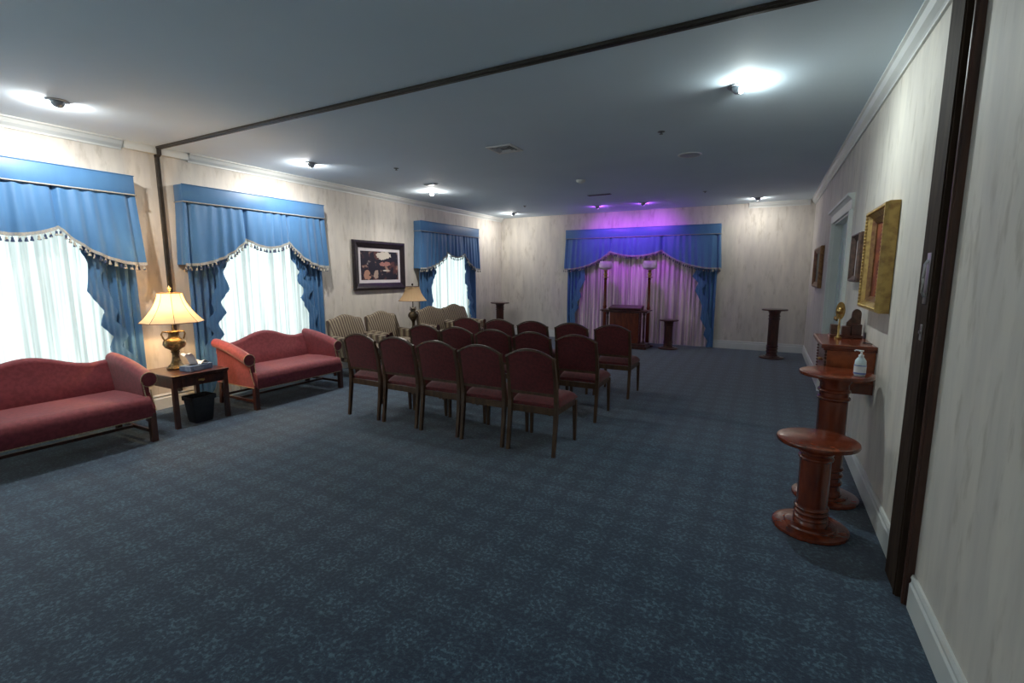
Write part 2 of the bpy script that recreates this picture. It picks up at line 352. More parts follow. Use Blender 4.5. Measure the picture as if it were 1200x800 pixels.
# folding partition track: along the ceiling, down the left wall, post at the right wall
b = B(); b.box(XL + .056, .60, 2.838, 2.893, H - .022, H - .001, .003); b.box(XL + .056, .59, 2.858, 2.872, H - .026, H - .02)
struct(b.obj('trim_6', 'track'))
b = B(); b.box(XL + .001, XL + .03, 2.845, 2.885, .165, H - .076, .003); b.prism([(XL + .001, H - .10), (XL + .03, H - .10), (XL + .070, H - .078), (XL + .070, H - .0225), (XL + .0555, H - .0225), (XL + .0555, H - .0765), (XL + .001, H - .0765)], 'y', 2.845, 2.885); b.box(XL + .03, XL + .036, 2.85, 2.858, .165, H - .03); b.box(XL + .03, XL + .036, 2.872, 2.88, .165, H - .03)
struct(b.obj('trim_7', 'track'))
post = thing('pocket_door', 'dark brown pocket door edge standing in its frame against the right wall', 'door', (.64, 2.68, 0))
def loc(b, name, m, root, **k):   # build in world coordinates, parent to an unrotated root
    o = b.obj(name, m, root, **k); L = root.location
    o.data.transform(Matrix.Translation(-Vector(L))); return o
b = B(); b.box(.608, .6545, 2.60, 2.815, .002, H - .03, .003)
b.box(.603, .609, 2.61, 2.622, .002, H - .03); loc(b, 'door_leaf', 'dark_wood', post)
b = B(); b.box(.628, .6545, 2.545, 2.60, .002, H - .001, .002); b.box(.620, .630, 2.548, 2.562, .002, H - .001, .003); b.box(.624, .630, 2.572, 2.582, .002, H - .001, .003)
loc(b, 'jamb', 'jamb_red', post, label='reddish brown grooved jamb strip')
b = B(); b.box(.6045, .608, 2.665, 2.715, 1.34, 1.56, .001)
b.tube([(.604, 2.69, 1.37), (.594, 2.69, 1.39), (.592, 2.69, 1.45), (.594, 2.69, 1.51), (.604, 2.69, 1.53)], .006)
hd = loc(b, 'handle', 'steel', post, label='steel pull handle', smooth=True)
b = B(); b.box(.6045, .608, 2.67, 2.70, 1.18, 1.25, .001); b.lathe([(.008, 0), (.008, .006)], seg=12, M4=Matrix.Translation((.605, 2.685, 1.215)) @ Matrix.Rotation(-PI / 2, 4, 'Y'))
loc(b, 'latch', 'steel', post)

# windows in the left wall; the first is unseen, added to bring in light
for i, (a, c) in enumerate(WIN):
    w = thing('window_%d' % (i + 1), '', '', (XL - .06, (a + c) / 2, 0)); del w['label']; del w['category']; w['kind'] = 'structure'
    b = B()
    for y0, y1, z0, z1 in ((a, a + .05, WZ0, WZ1), (c - .05, c, WZ0, WZ1), (a + .05, c - .05, WZ0, WZ0 + .05), (a + .05, c - .05, WZ1 - .05, WZ1)):
        b.box(XL - .10, XL - .03, y0, y1, z0, z1, .004)
    struct(loc(b, 'window_frame', 'white_trim', w))
    b = B(); b.box(XL - .067, XL - .063, a + .04, c - .04, WZ0 + .04, WZ1 - .04); struct(loc(b, 'pane', 'glass', w))

# double door with casing in the right wall
d = thing('door_1', '', '', (XR, (DY0 + DY1) / 2, 0)); del d['label']; del d['category']; d['kind'] = 'structure'
b = B()
for y0, y1 in ((DY0 - .14, DY0), (DY1, DY1 + .14)):
    b.prism([(XR, y0), (XR - .03, y0 + .004), (XR - .03, y0 + .05), (XR - .018, y0 + .06), (XR - .018, y1 - .012), (XR - .024, y1 - .008), (XR - .024, y1), (XR, y1)], 'z', 0, DZ + .0)
b.prism([(XR, DZ), (XR - .022, DZ), (XR - .022, DZ + .09), (XR - .045, DZ + .115), (XR - .06, DZ + .12), (XR - .06, DZ + .145), (XR, DZ + .145)], 'y', DY0 - .16, DY1 + .16)
b.box(XR, XR + T, DY0 - .0, DY0 + .02, 0, DZ); b.box(XR, XR + T, DY1 - .02, DY1, 0, DZ); b.box(XR, XR + T, DY0, DY1, DZ - .02, DZ)
struct(loc(b, 'door_casing', 'white_trim', d))
for k in range(2):
    y0 = DY0 + .022 + k * .660; y1 = y0 + .655
    b = B(); b.box(XR + .08, XR + .12, y0, y1, .01, DZ - .022)
    for z0, z1 in ((.22, .86), (1.0, 1.88)):
        for e in (0, 1):
            ya = y0 + .09 + e * .25; yb = ya + .22
            b.box(XR + .068, XR + .08, ya, yb, z0, z1, .01)
            b.box(XR + .060, XR + .07, ya + .04, yb - .04, z0 + .04, z1 - .04, .008)
    lf = struct(loc(b, 'door_leaf', 'door_paint', d))
    yk = y1 - .06 if k == 0 else y0 + .06
    b = B(); b.lathe([(.024, 0), (.024, .006), (.010, .01), (.010, .03), (.024, .04), (.026, .052), (.015, .062)], seg=16, M4=Matrix.Translation((XR + .08, yk, .98)) @ Matrix.Rotation(-PI / 2, 4, 'Y'))
    o = b.obj('door_handle', 'brass', lf, smooth=True); o.data.transform(Matrix.Translation(-d.location)); struct(o)

# ------------------------------------------------------------------ curtains
def frame_pt(side):
    """(s along wall, depth off wall, z) -> world"""
    if side == 'L': return lambda s, dd, z: Vector((XL + dd, s, z))
    return lambda s, dd, z: Vector((s, YB - dd, z))
def window_dressing(side, s0, s1, p1, p2, zc1, zc0, zpk, zmid, zlow, wl_top, wl_bot, names, sheer_m, sheer_to=.012, wsheer=None, centre_scallops=1):
    F = frame_pt(side); W = s1 - s0; DEP = .165
    which = names
    root = thing('window_valance', names[0], 'valance', (0, 0, 0)); root.location = F((s0 + s1) / 2, 0, zc1)
    L = Vector(root.location)
    def fin(b, name, m, parent=root, smooth=True, label=None, off=L):
        o = b.obj(name, m, parent, smooth=smooth, label=label); o.data.transform(Matrix.Translation(-off)); return o
    # cornice: padded box with returns
    b = B()
    for (a0, a1, d0, d1) in ((s0, s1, DEP - .02, DEP), (s0, s0 + .02, .002, DEP - .02), (s1 - .02, s1, .002, DEP - .02)):
        p, q = F(a0, d0, 0), F(a1, d1, 0)
        b.box(min(p.x, q.x), max(p.x, q.x), min(p.y, q.y), max(p.y, q.y), zc0, zc1, .006)
    p, q = F(s0 + .02, .002, 0), F(s1 - .02, DEP - .02, 0); b.box(min(p.x, q.x), max(p.x, q.x), min(p.y, q.y), max(p.y, q.y), zc1 - .02, zc1 - .004)
    co = fin(b, 'cornice', 'blue')
    # rope piping along the foot and head of the cornice
    b = B()
    b.tube([F(s0 - .004, .004, zc0 - .002), F(s0 - .004, DEP + .004, zc0 - .002)], .006); b.tube([F(s0 - .004, DEP + .004, zc0 - .002), F(s1 + .004, DEP + .004, zc0 - .002)], .006); b.tube([F(s1 + .004, DEP + .004, zc0 - .002), F(s1 + .004, .004, zc0 - .002)], .006)
    fin(b, 'cord_piping', 'gimp')
    b = B(); b.tube([F(s0 - .002, DEP + .002, zc1), F(s1 + .002, DEP + .002, zc1)], .005); fin(b, 'top_welt', 'blue')
    # swag cloth
    def prof(s):
        def swag(t): return zlow + (zpk - zlow) * (max(0, t) ** 1.7 * .75 + .25 * max(0, t) ** 4)
        a, c = (p1 - s0), (s1 - p2)
        if s <= p1: return swag(max(0, (s - s0 - .12 * a) / (a * .88)))
        if s >= p2: return swag(max(0, (s1 - s - .12 * c) / (c * .88)))
        t = (s - p1) / (p2 - p1); return zpk - (zpk - zmid) * math.sin(PI * t) ** .8
    tucks = [s0 + .06, p1, p2, s1 - .06]
    def dep(s, v, z):
        d_ = DEP - .018 + .012 * v + .009 * math.sin((s - s0) * 2 * PI / .125 + .6 * math.sin(s * 5)) * (.35 + v) + .004 * math.sin(s * 61)
        for t in tucks:
            x = (s - t) / .018
            if abs(x) < 3: d_ -= .030 * math.exp(-x * x) * (1 if t in (p1, p2) else .8) * (1 - .1 * v)
        return d_
    n = int(W / .011)
    def cloth(u, v):
        s = s0 + W * u; zb = prof(s); z = (zc0 - .001) * (1 - v) + zb * v
        flare = (u - .5) * 2 * .035 * v * (1 if abs(u - .5) > .3 else abs(u - .5) / .3)
        return F(s + flare, dep(s, v, z), z)
    b = B(); b.sheet(cloth, n, 10, thick=F(0, .006, 0) - F(0, 0, 0))
    # end returns back to the wall
    for u in (0, 1):
        e0 = cloth(u, 0); e1 = cloth(u, 1); sgn = -1 if u == 0 else 1
        def ret(a, v, e0=e0, e1=e1, sgn=sgn):
            p = e0.lerp(e1, v); q = F(0, 0, 0)
            full = dep(s0 + W * u, v, 0) - .012
            return p - (F(0, 1, 0) - F(0, 0, 0)) * (a * full) + (F(1, 0, 0) - F(0, 0, 0)) * (.006 * math.sin(a * 9) * v * sgn)
        b.sheet(ret, 8, 6, thick=(F(1, 0, 0) - F(0, 0, 0)) * (-.005 * sgn))
    fin(b, 'swag_cloth', 'blue')
    # gimp band and tassel fringe follow the hem
    b = B()
    def gimp(u, v):
        p = cloth(u, 1); return p + (F(0, .009 + .0, 0) - F(0, 0, 0)) + Vector((0, 0, .016 - v * .030))
    b.sheet(gimp, n, 1, thick=(F(0, .006, 0) - F(0, 0, 0))); 
    fin(b, 'gimp_band', 'gimp')
    b = B(); L_ = 0; last = cloth(0, 1); pts = [last]; acc = 0
    for i in range(1, 801):
        p = cloth(i / 800, 1); acc += (p - last).length; last = p
        if acc > .045: pts.append(p); acc = 0
    for p in pts:
        q = p + (F(0, .010, 0) - F(0, 0, 0)); b.lathe([(.002, -.014), (.003, -.022), (.010, -.028), (.008, -.036), (.0145, -.060), (.010, -.064)], (q.x, q.y, q.z), 6)
    fin(b, 'tassel_fringe', 'tassel')
    # side drapes with cascading inner edge
    for k, (so, sgn) in enumerate(((s0 + .03, 1), (s1 - .03, -1))):
        def width(z, so=so):
            t = (zlow + .1 - z) / (zlow + .1); t = min(1, max(0, t)); base = wl_top + (wl_bot - wl_top) * t
            st = (t * 4.6 + .3 + .28 * math.sin(t * 8 + so)) % 1.0; saw = 1 - st / .62 if st < .62 else (st - .62) / .38
            return base + .09 * (saw - .5) * (1 - .5 * t)
        def drape(u, v, so=so, sgn=sgn):
            z = (zc0 - .03) * (1 - v) + .010 * v; w = width(z) - .02; x = w * u
            ph = x / .082 * 2 * PI
            d_ = .074 + .019 * math.sin(ph + .35 * math.sin(z * 2.1)) + .005 * math.sin(ph * 2.3 + 1)
            return F(so + sgn * x, d_, z)
        r = tag(None or bpy.data.objects.new('side_drape', None), names[1 + k], 'drape'); COL.objects.link(r); r.location = F(so, .07, 0); r.empty_display_size = .1
        b = B(); b.sheet(drape, 60, 90, thick=F(0, .004, 0) - F(0, 0, 0)); fin(b, 'drape_panel', 'blue', r, off=r.location)
        # cascading jabot along the inner edge
        b = B()
        def casc(u, v, so=so, sgn=sgn):
            z = (zlow + .12) * (1 - v) + .03 * v; w = width(z); bw = .13 + .02 * math.sin(v * 31)
            bw = min(bw, w * .9); t = (zlow + .1 - z) / (zlow + .1); st = (t * 4.6 + .3 + .28 * math.sin(t * 8 + so)) % 1.0
            x = w - bw * (1 - u); saw = 1 - st / .62 if st < .62 else (st - .62) / .38
            d_ = .104 + .016 * saw * u + .006 * math.sin(x / .05 * 2 * PI)
            return F(so + sgn * x, d_, z - .03 * u * (saw - .3))
        b.sheet(casc, 12, 120, thick=F(0, .004, 0) - F(0, 0, 0))
        fin(b, 'cascade_folds', 'blue', r, off=r.location)
    a, c = (s0 + .08, s1 - .08)
    pitch = .062 if sheer_m == 'sheer' else .088
    def sh(u, v):
        s = a + (c - a) * u; z = (zc0 - .03) * (1 - v) + sheer_to * v
        return F(s, .034 + (.012 if sheer_m == 'sheer' else .016) * math.sin(s * 2 * PI / pitch + .8 * math.sin(s * 9) + .25 * math.sin(z * 2.2 + s * 3)), z)
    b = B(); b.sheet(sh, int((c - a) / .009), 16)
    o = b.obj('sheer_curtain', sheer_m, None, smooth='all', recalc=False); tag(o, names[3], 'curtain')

for i, (s0, s1, p1, p2, nm) in enumerate((
    (.66, 2.56, 1.31, 1.93, ['blue tasselled valance over the window nearest the camera, behind the left sofa', 'blue drape at the near edge of the window nearest the camera', 'blue cascading drape between the nearest window and the lit lamp', 'bright white sheer curtain behind the left sofa']),
    (3.00, 4.88, 3.70, 4.28, ['blue tasselled valance over the middle window behind the right-hand sofa', 'blue drape just right of the lit table lamp', 'blue cascading drape left of the black framed picture', 'bright white sheer curtain behind the camelback sofa next to the chairs']),
    (7.02, 9.02, 7.86, 8.44, ['blue tasselled valance over the farthest left-wall window near the back corner', 'blue drape behind the unlit table lamp', 'blue drape of the far left window nearest the back corner', 'bright white sheer curtain in the far window behind the striped armchairs']))):
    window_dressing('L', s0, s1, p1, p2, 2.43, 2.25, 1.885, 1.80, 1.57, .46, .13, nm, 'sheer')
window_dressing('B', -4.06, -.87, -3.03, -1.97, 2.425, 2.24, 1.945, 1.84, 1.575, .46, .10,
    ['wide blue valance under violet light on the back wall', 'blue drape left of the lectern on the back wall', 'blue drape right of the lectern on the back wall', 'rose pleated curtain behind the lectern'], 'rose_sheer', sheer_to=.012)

# ------------------------------------------------------------------ red chairs
def make_chair():
    t = thing('dining_chair', '', 'chair')
    # rear legs run on as back posts
    for sx in (-1, 1):
        b = B(); x = sx * .203
        ctr = [(x, -.255, 0), (x, -.225, .22), (x, -.205, .42), (x, -.228, .62), (x * .985, -.272, .805)]
        rings = []
        for (cx, cy, cz), w in zip(ctr, (.013, .015, .017, .014, .011)):
            rings.append([(cx - w, cy - w, cz), (cx + w, cy - w, cz), (cx + w, cy + w, cz), (cx - w, cy + w, cz)])
        b.loft(rings); lg = b.obj('leg', 'chair_wood', t)
        b = B(); x = sx * .203
        b.loft([[(x + sx * .004 - .011, .215 - .011, 0), (x + sx * .004 + .011, .204, 0), (x + sx * .004 + .011, .226, 0), (x + sx * .004 - .011, .226, 0)],
                [(x - .017, .198, .37), (x + .017, .198, .37), (x + .017, .232, .37), (x - .017, .232, .37)]])
        b.obj('leg', 'chair_wood', t)
    b = B()
    b.box(-.19, .19, -.212, -.192, .33, .385, .003); b.box(-.19, .19, .205, .226, .335, .385, .003)
    for sx in (-1, 1): b.box(sx * .203 - .011, sx * .203 + .011, -.19, .20, .335, .385, .003)
    b.obj('seat_frame', 'chair_wood', t)
    b = B(); rings = []
    for k in range(13):
        y = -.19 + .435 * k / 12; e = 1 - abs(2 * k / 12 - 1) ** 4; w = .205 + .012 * (k / 12); top = .385 + .085 * (.35 + .65 * e)
        if k == 12: top = .405
        r = []
        for j in range(17):
            a = PI * j / 16; cx = math.cos(a); r.append((w * (abs(cx) ** .35) * (1 if cx >= 0 else -1), y, .386 + (top - .386) * math.sin(a) ** .55))
        rings.append(r)
    b.loft(rings, closed=True); b.obj('seat', 'burgundy', t, smooth=True)
    # upholstered back: arched panel, curved in depth
    def crest(x): return .805 + .068 * max(0, 1 - (abs(x) / .205) ** 2.1)
    def yb(z): return -.205 - .067 * ((z - .42) / .39) ** 1.3 if z > .42 else -.205
    b = B(); nx, nz = 20, 12; 
    def fr(u, v, off):
        x = -.192 + .384 * u; z = .512 + (crest(x) - .012 - .512) * v; puff = .016 * (math.sin(PI * min(1, max(0, u))) * math.sin(PI * v)) ** .4 if 0 < u < 1 and 0 < v < 1 else 0
        return Vector((x, yb(z) + off * (.012 + puff), z))
    g = [[b.bm.verts.new(fr(i / nx, j / nz, 1)) for j in range(nz + 1)] for i in range(nx + 1)]
    h = [[b.bm.verts.new(fr(i / nx, j / nz, -.7)) for j in range(nz + 1)] for i in range(nx + 1)]
    for i in range(nx):
        for j in range(nz): b.bm.faces.new((g[i][j], g[i][j + 1], g[i + 1][j + 1], g[i + 1][j])); b.bm.faces.new((h[i][j], h[i + 1][j], h[i + 1][j + 1], h[i][j + 1]))
    for i in range(nx):
        for j in (0, nz): b.bm.faces.new((g[i][j], g[i + 1][j], h[i + 1][j], h[i][j]))
    for j in range(nz):
        for i in (0, nx): b.bm.faces.new((g[i][j], h[i][j], h[i][j + 1], g[i][j + 1]))
    b.obj('backrest', 'burgundy', t, smooth=True)
    b = B(); rings = []
    for i in range(25):
        x = -.214 + .428 * i / 24; z = crest(max(-.2, min(.2, x))) + (.0 if abs(x) < .2 else -.002); y = yb(z)
        w = .014; rings.append([(x, y - w, z - .010), (x, y + w, z - .010), (x, y + w * .8, z + .006), (x, y - w * .8, z + .006)])
    b.loft(rings); b.obj('crest_rail', 'chair_wood', t, smooth=True)
    b = B(); rings = []
    for i in range(9):
        x = -.192 + .384 * i / 8; zz = .50; rings.append([(x, yb(zz) - .012, zz - .012), (x, yb(zz) + .012, zz - .012), (x, yb(zz) + .012, zz + .012), (x, yb(zz) - .012, zz + .012)])
    b.loft(rings); b.obj('lower_rail', 'chair_wood', t)
    return t
proto = make_chair(); proto.scale = (1.03, 1, 1); used = False
rows = [
 (3.66, [(-3.60, 3.745, -.03), (-3.10, 3.72, -.02), (-2.61, 3.695, -.01), (-2.13, 3.67, -.01), (-1.65, 3.66, .0)], 'row nearest the camera'),
 (4.70, [(-3.57, 4.73, 0), (-3.09, 4.71, 0), (-2.61, 4.70, 0), (-2.135, 4.70, 0), (-1.65, 4.69, .02)], 'middle row'),
 (5.75, [(-3.64, 5.74, 0), (-3.12, 5.74, 0), (-2.63, 5.74, 0), (-2.10, 5.74, 0), (-1.59, 5.75, .0)], 'front row nearest the lectern')]
ordn = [['leftmost burgundy chair, beside the sofa arm, in the %s', 'second burgundy chair from the left in the %s', 'centre burgundy chair in the %s', 'second burgundy chair from the right in the %s', 'rightmost burgundy chair, by the open floor, in the %s']][0]
for ri, (_, cs, rn) in enumerate(rows):
    for ci, (x, y, rz) in enumerate(cs):
        lab = ordn[ci] % rn
        if ri and ci == 0: lab = 'leftmost burgundy chair, on the armchair side, in the %s' % rn
        g = 'burgundy chairs in rows facing the lectern'
        if not used: proto.location = (x, y, 0); proto.rotation_euler = (0, 0, rz); proto['label'] = lab; proto['group'] = g; used = True
        else: dup(proto, (x, y, 0), rz, lab, g)

# ------------------------------------------------------------------ camelback sofas
def make_sofa():
    t = thing('camelback_sofa', '', 'sofa')
    HW = .58
    for sx in (-1, 1):
        for sy, y in ((1, .315), (-1, -.285)):
            b = B(); w = .025
            if sy > 0: b.box(sx * HW - w, sx * HW + w, y - w, y + w, 0, .255, .003); b.box(sx * HW - w + .007, sx * HW + w - .007, y + w, y + w + .002, .03, .24)
            else: b.loft([[(sx * HW - .02, -.345, 0), (sx * HW + .02, -.345, 0), (sx * HW + .02, -.305, 0), (sx * HW - .02, -.305, 0)], [(sx * HW - .024, -.31, .255), (sx * HW + .024, -.31, .255), (sx * HW + .024, -.262, .255), (sx * HW - .024, -.262, .255)]])
            b.obj('leg', 'mahogany', t)
        b = B(); b.box(sx * HW - .011, sx * HW + .011, -.295, .29, .075, .105, .003); b.obj('stretcher', 'mahogany', t)
    b = B(); b.box(-HW + .012, HW - .012, -.03, -.006, .077, .103, .003); b.obj('stretcher', 'mahogany', t)
    b = B(); b.box(-HW + .024, HW - .024, -.330, -.308, .077, .103, .003); b.obj('stretcher', 'mahogany', t)
    # rails with upholstery and seat
    b = B(); rings = []
    K = 26
    for k in range(K + 1):
        x = -HW + .005 + (2 * HW - .01) * k / K
        r = [(x, -.26, .235), (x, .335, .225), (x, .347, .24), (x, .349, .33), (x, .342, .375), (x, .315, .402), (x, .25, .412), (x, 0, .415), (x, -.26, .405)]
        rings.append(r)
    b.loft(rings); b.obj('seat', 'sofa_red', t, smooth=True)
    b = B(); b.tube([(-HW + .02, .350, .228), (HW - .02, .350, .228)], .004, 6); 
    for sx in (-1, 1): b.tube([(sx * (HW + .028), .33, .245), (sx * (HW + .028), -.28, .255)], .005, 6)
    b.obj('seat_welt', 'piping', t)
    # camel back
    b = B(); rings = []
    def crest(x): 
        a = abs(x) / .56
        return .675 + .105 * (.5 + .5 * math.cos(PI * min(1, a / .80))) + (.012 * max(0, (a - .8) / .2))
    for k in range(49):
        x = -.565 + 1.13 * k / 48; z = crest(x)
        r = [(x, -.27, .26), (x, -.235, .42), (x, -.265, .55), (x, -.30, z - .05)]
        for j in range(9):
            a = j / 8 * PI; r.append((x, -.342 + .042 * math.cos(a), z - .042 + .042 * math.sin(a)))
        r += [(x, -.375, .5), (x, -.33, .26)]
        rings.append(r)
    b.loft(rings); b.obj('backrest', 'sofa_red', t, smooth=True)
    # rolled arms
    for sx in (-1, 1):
        b = B(); rings = []; cc = None
        n = 16; fronts = []
        for k in range(n + 1):
            f = k / n; y = -.33 + .60 * f
            zt = .745 - .135 * f ** 1.25 + .012 * math.sin(f * PI)       # roll crown height
            R = .052 + .010 * f; out = .030 + .012 * f; xi = .535
            pts = [(xi + .035, .245), (xi + .015, .40), (xi + .01, zt - R - .035)]
            cx = xi + .01 + R * .95; cz = zt - R
            for j in range(15):
                a = PI - j / 14 * (PI * 1.55); pts.append((cx + R * math.cos(a), cz + R * math.sin(a)))
            pts += [(xi + .052, zt - 2 * R - .06), (xi + .062, .40), (xi + .072, .245)]
            if f == 1: cc = (cx, cz, R)
            rings.append([(sx * px, y, pz) for px, pz in pts])
        # front face rounds down to the leg
        b.loft(rings); arm = b.obj('arm', 'sofa_red', t, smooth=True)
        cx, cz, R = cc
        b = B(); b.lathe([(R * .98, 0), (R * .98, .006), (R * .8, .012), (.001, .014)], seg=24, M4=Matrix.Translation((sx * cx, .268, cz)) @ Matrix.Rotation(-PI / 2, 4, 'X'))
        # face panel between the scroll and the leg
        b.prism([(sx * (xi := .535) + sx * .012, cz), (sx * (xi + .015), .40), (sx * (xi + .03), .25), (sx * (xi + .07), .25), (sx * (xi + .062), .40), (sx * (xi + .06), cz - R * .6)], 'y', .266, .276)
        b.obj('arm_front', 'sofa_red', t, smooth=True)
        # sweep of arm side down to the front leg
        b = B(); b.loft([[(sx * .552, .262, .245), (sx * .608, .262, .245), (sx * .608, .262, .43), (sx * .552, .262, .43)], [(sx * .555, .30, .245), (sx * .606, .30, .245), (sx * .606, .30, .36), (sx * .555, .30, .36)], [(sx * .556, .335, .245), (sx * .605, .335, .245), (sx * .605, .335, .315), (sx * .556, .335, .315)]])
        b.obj('arm_base', 'sofa_red', t, smooth=True)
        b = B()
        path = []
        for j in range(13):
            f = j / 12; path.append((sx * (.548 + .008 * math.sin(f * PI)), .282 + .062 * f ** 2, cz - R * .2 - (cz - R * .2 - .30) * f))
        b.tube(path, .005, 6)
        path2 = [(sx * (.606), p[1] - .002, p[2] - .02) for p in path[3:]]
        b.tube(path2, .005, 6)
        b.tube([(sx * cx + (R + .002) * math.cos(a * PI / 9), .279, cz + (R + .002) * math.sin(a * PI / 9)) for a in range(0, 19)], .004, 6)
        b.obj('arm_piping', 'piping', t, smooth=True)
    return t
s = make_sofa(); s.location = (-5.035, 1.51, 0); s.rotation_euler = (0, 0, -PI / 2); s['label'] = 'burgundy camelback sofa at the far left, cut off by the left edge of the photo'; s['group'] = 'camelback sofas along the window wall'
dup(s, (-5.15, 3.72, 0), -PI / 2, 'burgundy camelback sofa between the end table and the rows of chairs')

# ------------------------------------------------------------------ striped armchairs
def make_armchair():
    t = thing('striped_armchair', '', 'armchair')
    for sx in (-1, 1):
        for y in (.27, -.25):
            b = B(); b.loft([[(sx * .25 - .014, y - .014, 0), (sx * .25 + .014, y - .014, 0), (sx * .25 + .014, y + .014, 0), (sx * .25 - .014, y + .014, 0)], [(sx * .25 - .022, y - .022, .24), (sx * .25 + .022, y - .022, .24), (sx * .25 + .022, y + .022, .24), (sx * .25 - .022, y + .022, .24)]])
            b.obj('leg', 'mahogany', t)
    b = B(); rings = []
    for k in range(13):
        x = -.235 + .47 * k / 12; e = 1 - abs(k / 6 - 1) ** 4
        rings.append([(x, -.2, .30), (x, .30, .30), (x, .325, .33), (x, .33, .40 + .02 * e), (x, .30, .435 + .02 * e), (x, .1, .45 + .025 * e), (x, -.2, .44)])
    b.loft(rings); b.obj('seat_cushion', 'stripe', t, smooth=True)
    b = B(); b.box(-.285, .285, -.28, .29, .235, .30, .01); b.obj('seat_rail', 'stripe', t)
    b = B(); rings = []
    for k in range(25):
        x = -.29 + .58 * k / 24; z = .825 + .055 * math.cos(min(1, abs(x) / .2) * PI / 2) ** 1.2 - .02 * max(0, abs(x) - .25) / .04
        rings.append([(x, -.18, .30), (x, -.165, .45), (x, -.21, .62), (x, -.275, z - .04), (x, -.29, z - .012), (x, -.315, z), (x, -.345, z - .012), (x, -.36, z - .04), (x, -.32, .6), (x, -.28, .30)])
    b.loft(rings); b.obj('backrest', 'stripe', t, smooth=True)
    for sx in (-1, 1):
        b = B(); rings = []
        for k in range(11):
            f = k / 10; y = -.22 + .50 * f; z = .60 - .02 * f; R = .036
            r = [(sx * .25, y, .30), (sx * .25, y, z - R)]
            for j in range(9):
                a = PI - j / 8 * PI * 1.2; r.append((sx * (.283 + R * math.cos(a)), y, z - R + R * math.sin(a)))
            r += [(sx * .30, y, .30)]
            rings.append(r)
        b.loft(rings); b.obj('arm', 'stripe', t, smooth=True)
        b = B(); b.prism([(sx * .25, .27), (sx * .252, .54), (sx * .262, .585), (sx * .283, .598), (sx * .312, .585), (sx * .316, .55), (sx * .302, .5), (sx * .298, .27)], 'y', .281, .297)
        b.obj('arm_facing', 'mahogany', t, smooth=False, label='dark wood arm facing')
    return t
a = make_armchair(); a.location = (-5.20, 4.98 + .02, 0); a.rotation_euler = (0, 0, -PI / 2 - .12); a['label'] = 'striped armchair beside the right sofa, under the left edge of the black framed picture'; a['group'] = 'striped armchairs along the window wall'
dup(a, (-5.22, 5.76, 0), -PI / 2 - .15, 'striped armchair just left of the unlit table lamp')
dup(a, (-5.22, 7.0, 0), -PI / 2 - .25, 'striped armchair just right of the unlit table lamp, by the far window')
dup(a, (-5.22, 7.76, 0), -PI / 2 - .25, 'striped armchair farthest away, in front of the far sheer curtain')

# ------------------------------------------------------------------ end tables
def make_table():
    t = thing('end_table', '', 'table')     # front = +y, x width
    b = B(); b.box(-.27, .27, -.31, .29, .49, .515, .006); b.box(-.262, .262, -.302, .282, .482, .491, .003); b.obj('table_top', 'mahogany', t)
    b = B(); b.box(-.232, .232, -.285, -.27, .39, .482); b.box(-.232, .232, .25, .262, .39, .482)
    for sx in (-1, 1): b.box(sx * .245 - .008, sx * .245 + .008, -.27, .25, .39, .482)
    b.obj('apron', 'mahogany', t)
    b = B(); b.box(-.18, .18, .262, .274, .402, .474, .003); dr = b.obj('drawer', 'mahogany', t)
    b = B(); b.box(-.03, .03, .274, .277, .43, .448, .002); b.tube([(-.022, .278, .44), (-.02, .292, .436), (0, .296, .430), (.02, .292, .436), (.022, .278, .44)], .003); b.obj('drawer_pull', 'brass', dr, smooth=True)
    for sx in (-1, 1):
        for y in (-.278, .255):
            b = B(); b.box(sx * .24 - .02, sx * .24 + .02, y - .02, y + .02, 0, .482, .002); b.obj('leg', 'mahogany', t)
    return t
tb = make_table(); tb.location = (-5.15, 2.615, 0); tb.rotation_euler = (0, 0, -PI / 2)
tb['label'] = 'dark mahogany end table with a drawer between the two burgundy sofas'
t2 = dup(tb, (-5.28, 6.36, 0), -PI / 2, 'dark end table under the unlit lamp, between the striped armchairs'); t2.scale = (.78, .9, 1)

# lit table lamp
def bell(b, zt, zb, rt, rb, seg=8, th=.003):
    prof = []
    for j in range(13):
        f = j / 12; prof.append((rt + (rb - rt) * (f ** 1.9 * .8 + f * .2), zt + (zb - zt) * f))
    inner = [(r - th, z) for r, z in prof[::-1]]
    b.lathe(prof + inner + [prof[0]], seg=seg, cap=False, phase=.5)
    return prof
lamp = thing('table_lamp', 'lit table lamp with a glowing bell shade on the end table between the sofas', 'lamp', (-5.27, 2.60, .5155))
b = B(); b.lathe([(.085, 0), (.088, .012), (.075, .022), (.070, .034), (.050, .05), (.036, .09), (.030, .13), (.032, .16), (.042, .172), (.034, .182), (.050, .198), (.085, .22), (.100, .25), (.096, .28), (.078, .30), (.055, .315), (.046, .335), (.046, .36), (.060, .378), (.055, .385), (.012, .386), (.010, .40)], seg=32)
b.obj('urn_body', 'bronze', lamp, smooth=True)
b = B(); b.tube([(-.02, -.050, .375), (-.03, -.085, .380), (-.03, -.098, .355), (-.02, -.088, .315), (-.015, -.075, .29)], .008); b.obj('urn_handle', 'bronze', lamp, smooth=True)
b = B()
b.tube([(.02, .050, .375), (.03, .082, .378), (.03, .092, .352), (.02, .085, .315), (.015, .075, .29)], .008); b.obj('urn_handle', 'bronze', lamp, smooth=True)
b = B(); prof = bell(b, .765, .475, .105, .275); sh = b.obj('lamp_shade', 'lamp_shade', lamp, smooth=False)
b = B()
for k in range(8):
    a = 2 * PI * (k + .5) / 8; b.tube([((r + .001) * math.cos(a), (r + .001) * math.sin(a), z) for r, z in prof], .0022, 5)
for r, z in (prof[0], prof[-1]):
    b.tube([(r * math.cos(2 * PI * (k + .5) / 8), r * math.sin(2 * PI * (k + .5) / 8), z) for k in range(9)], .004, 5)
b.obj('shade_trim', 'gilt_dark', sh)
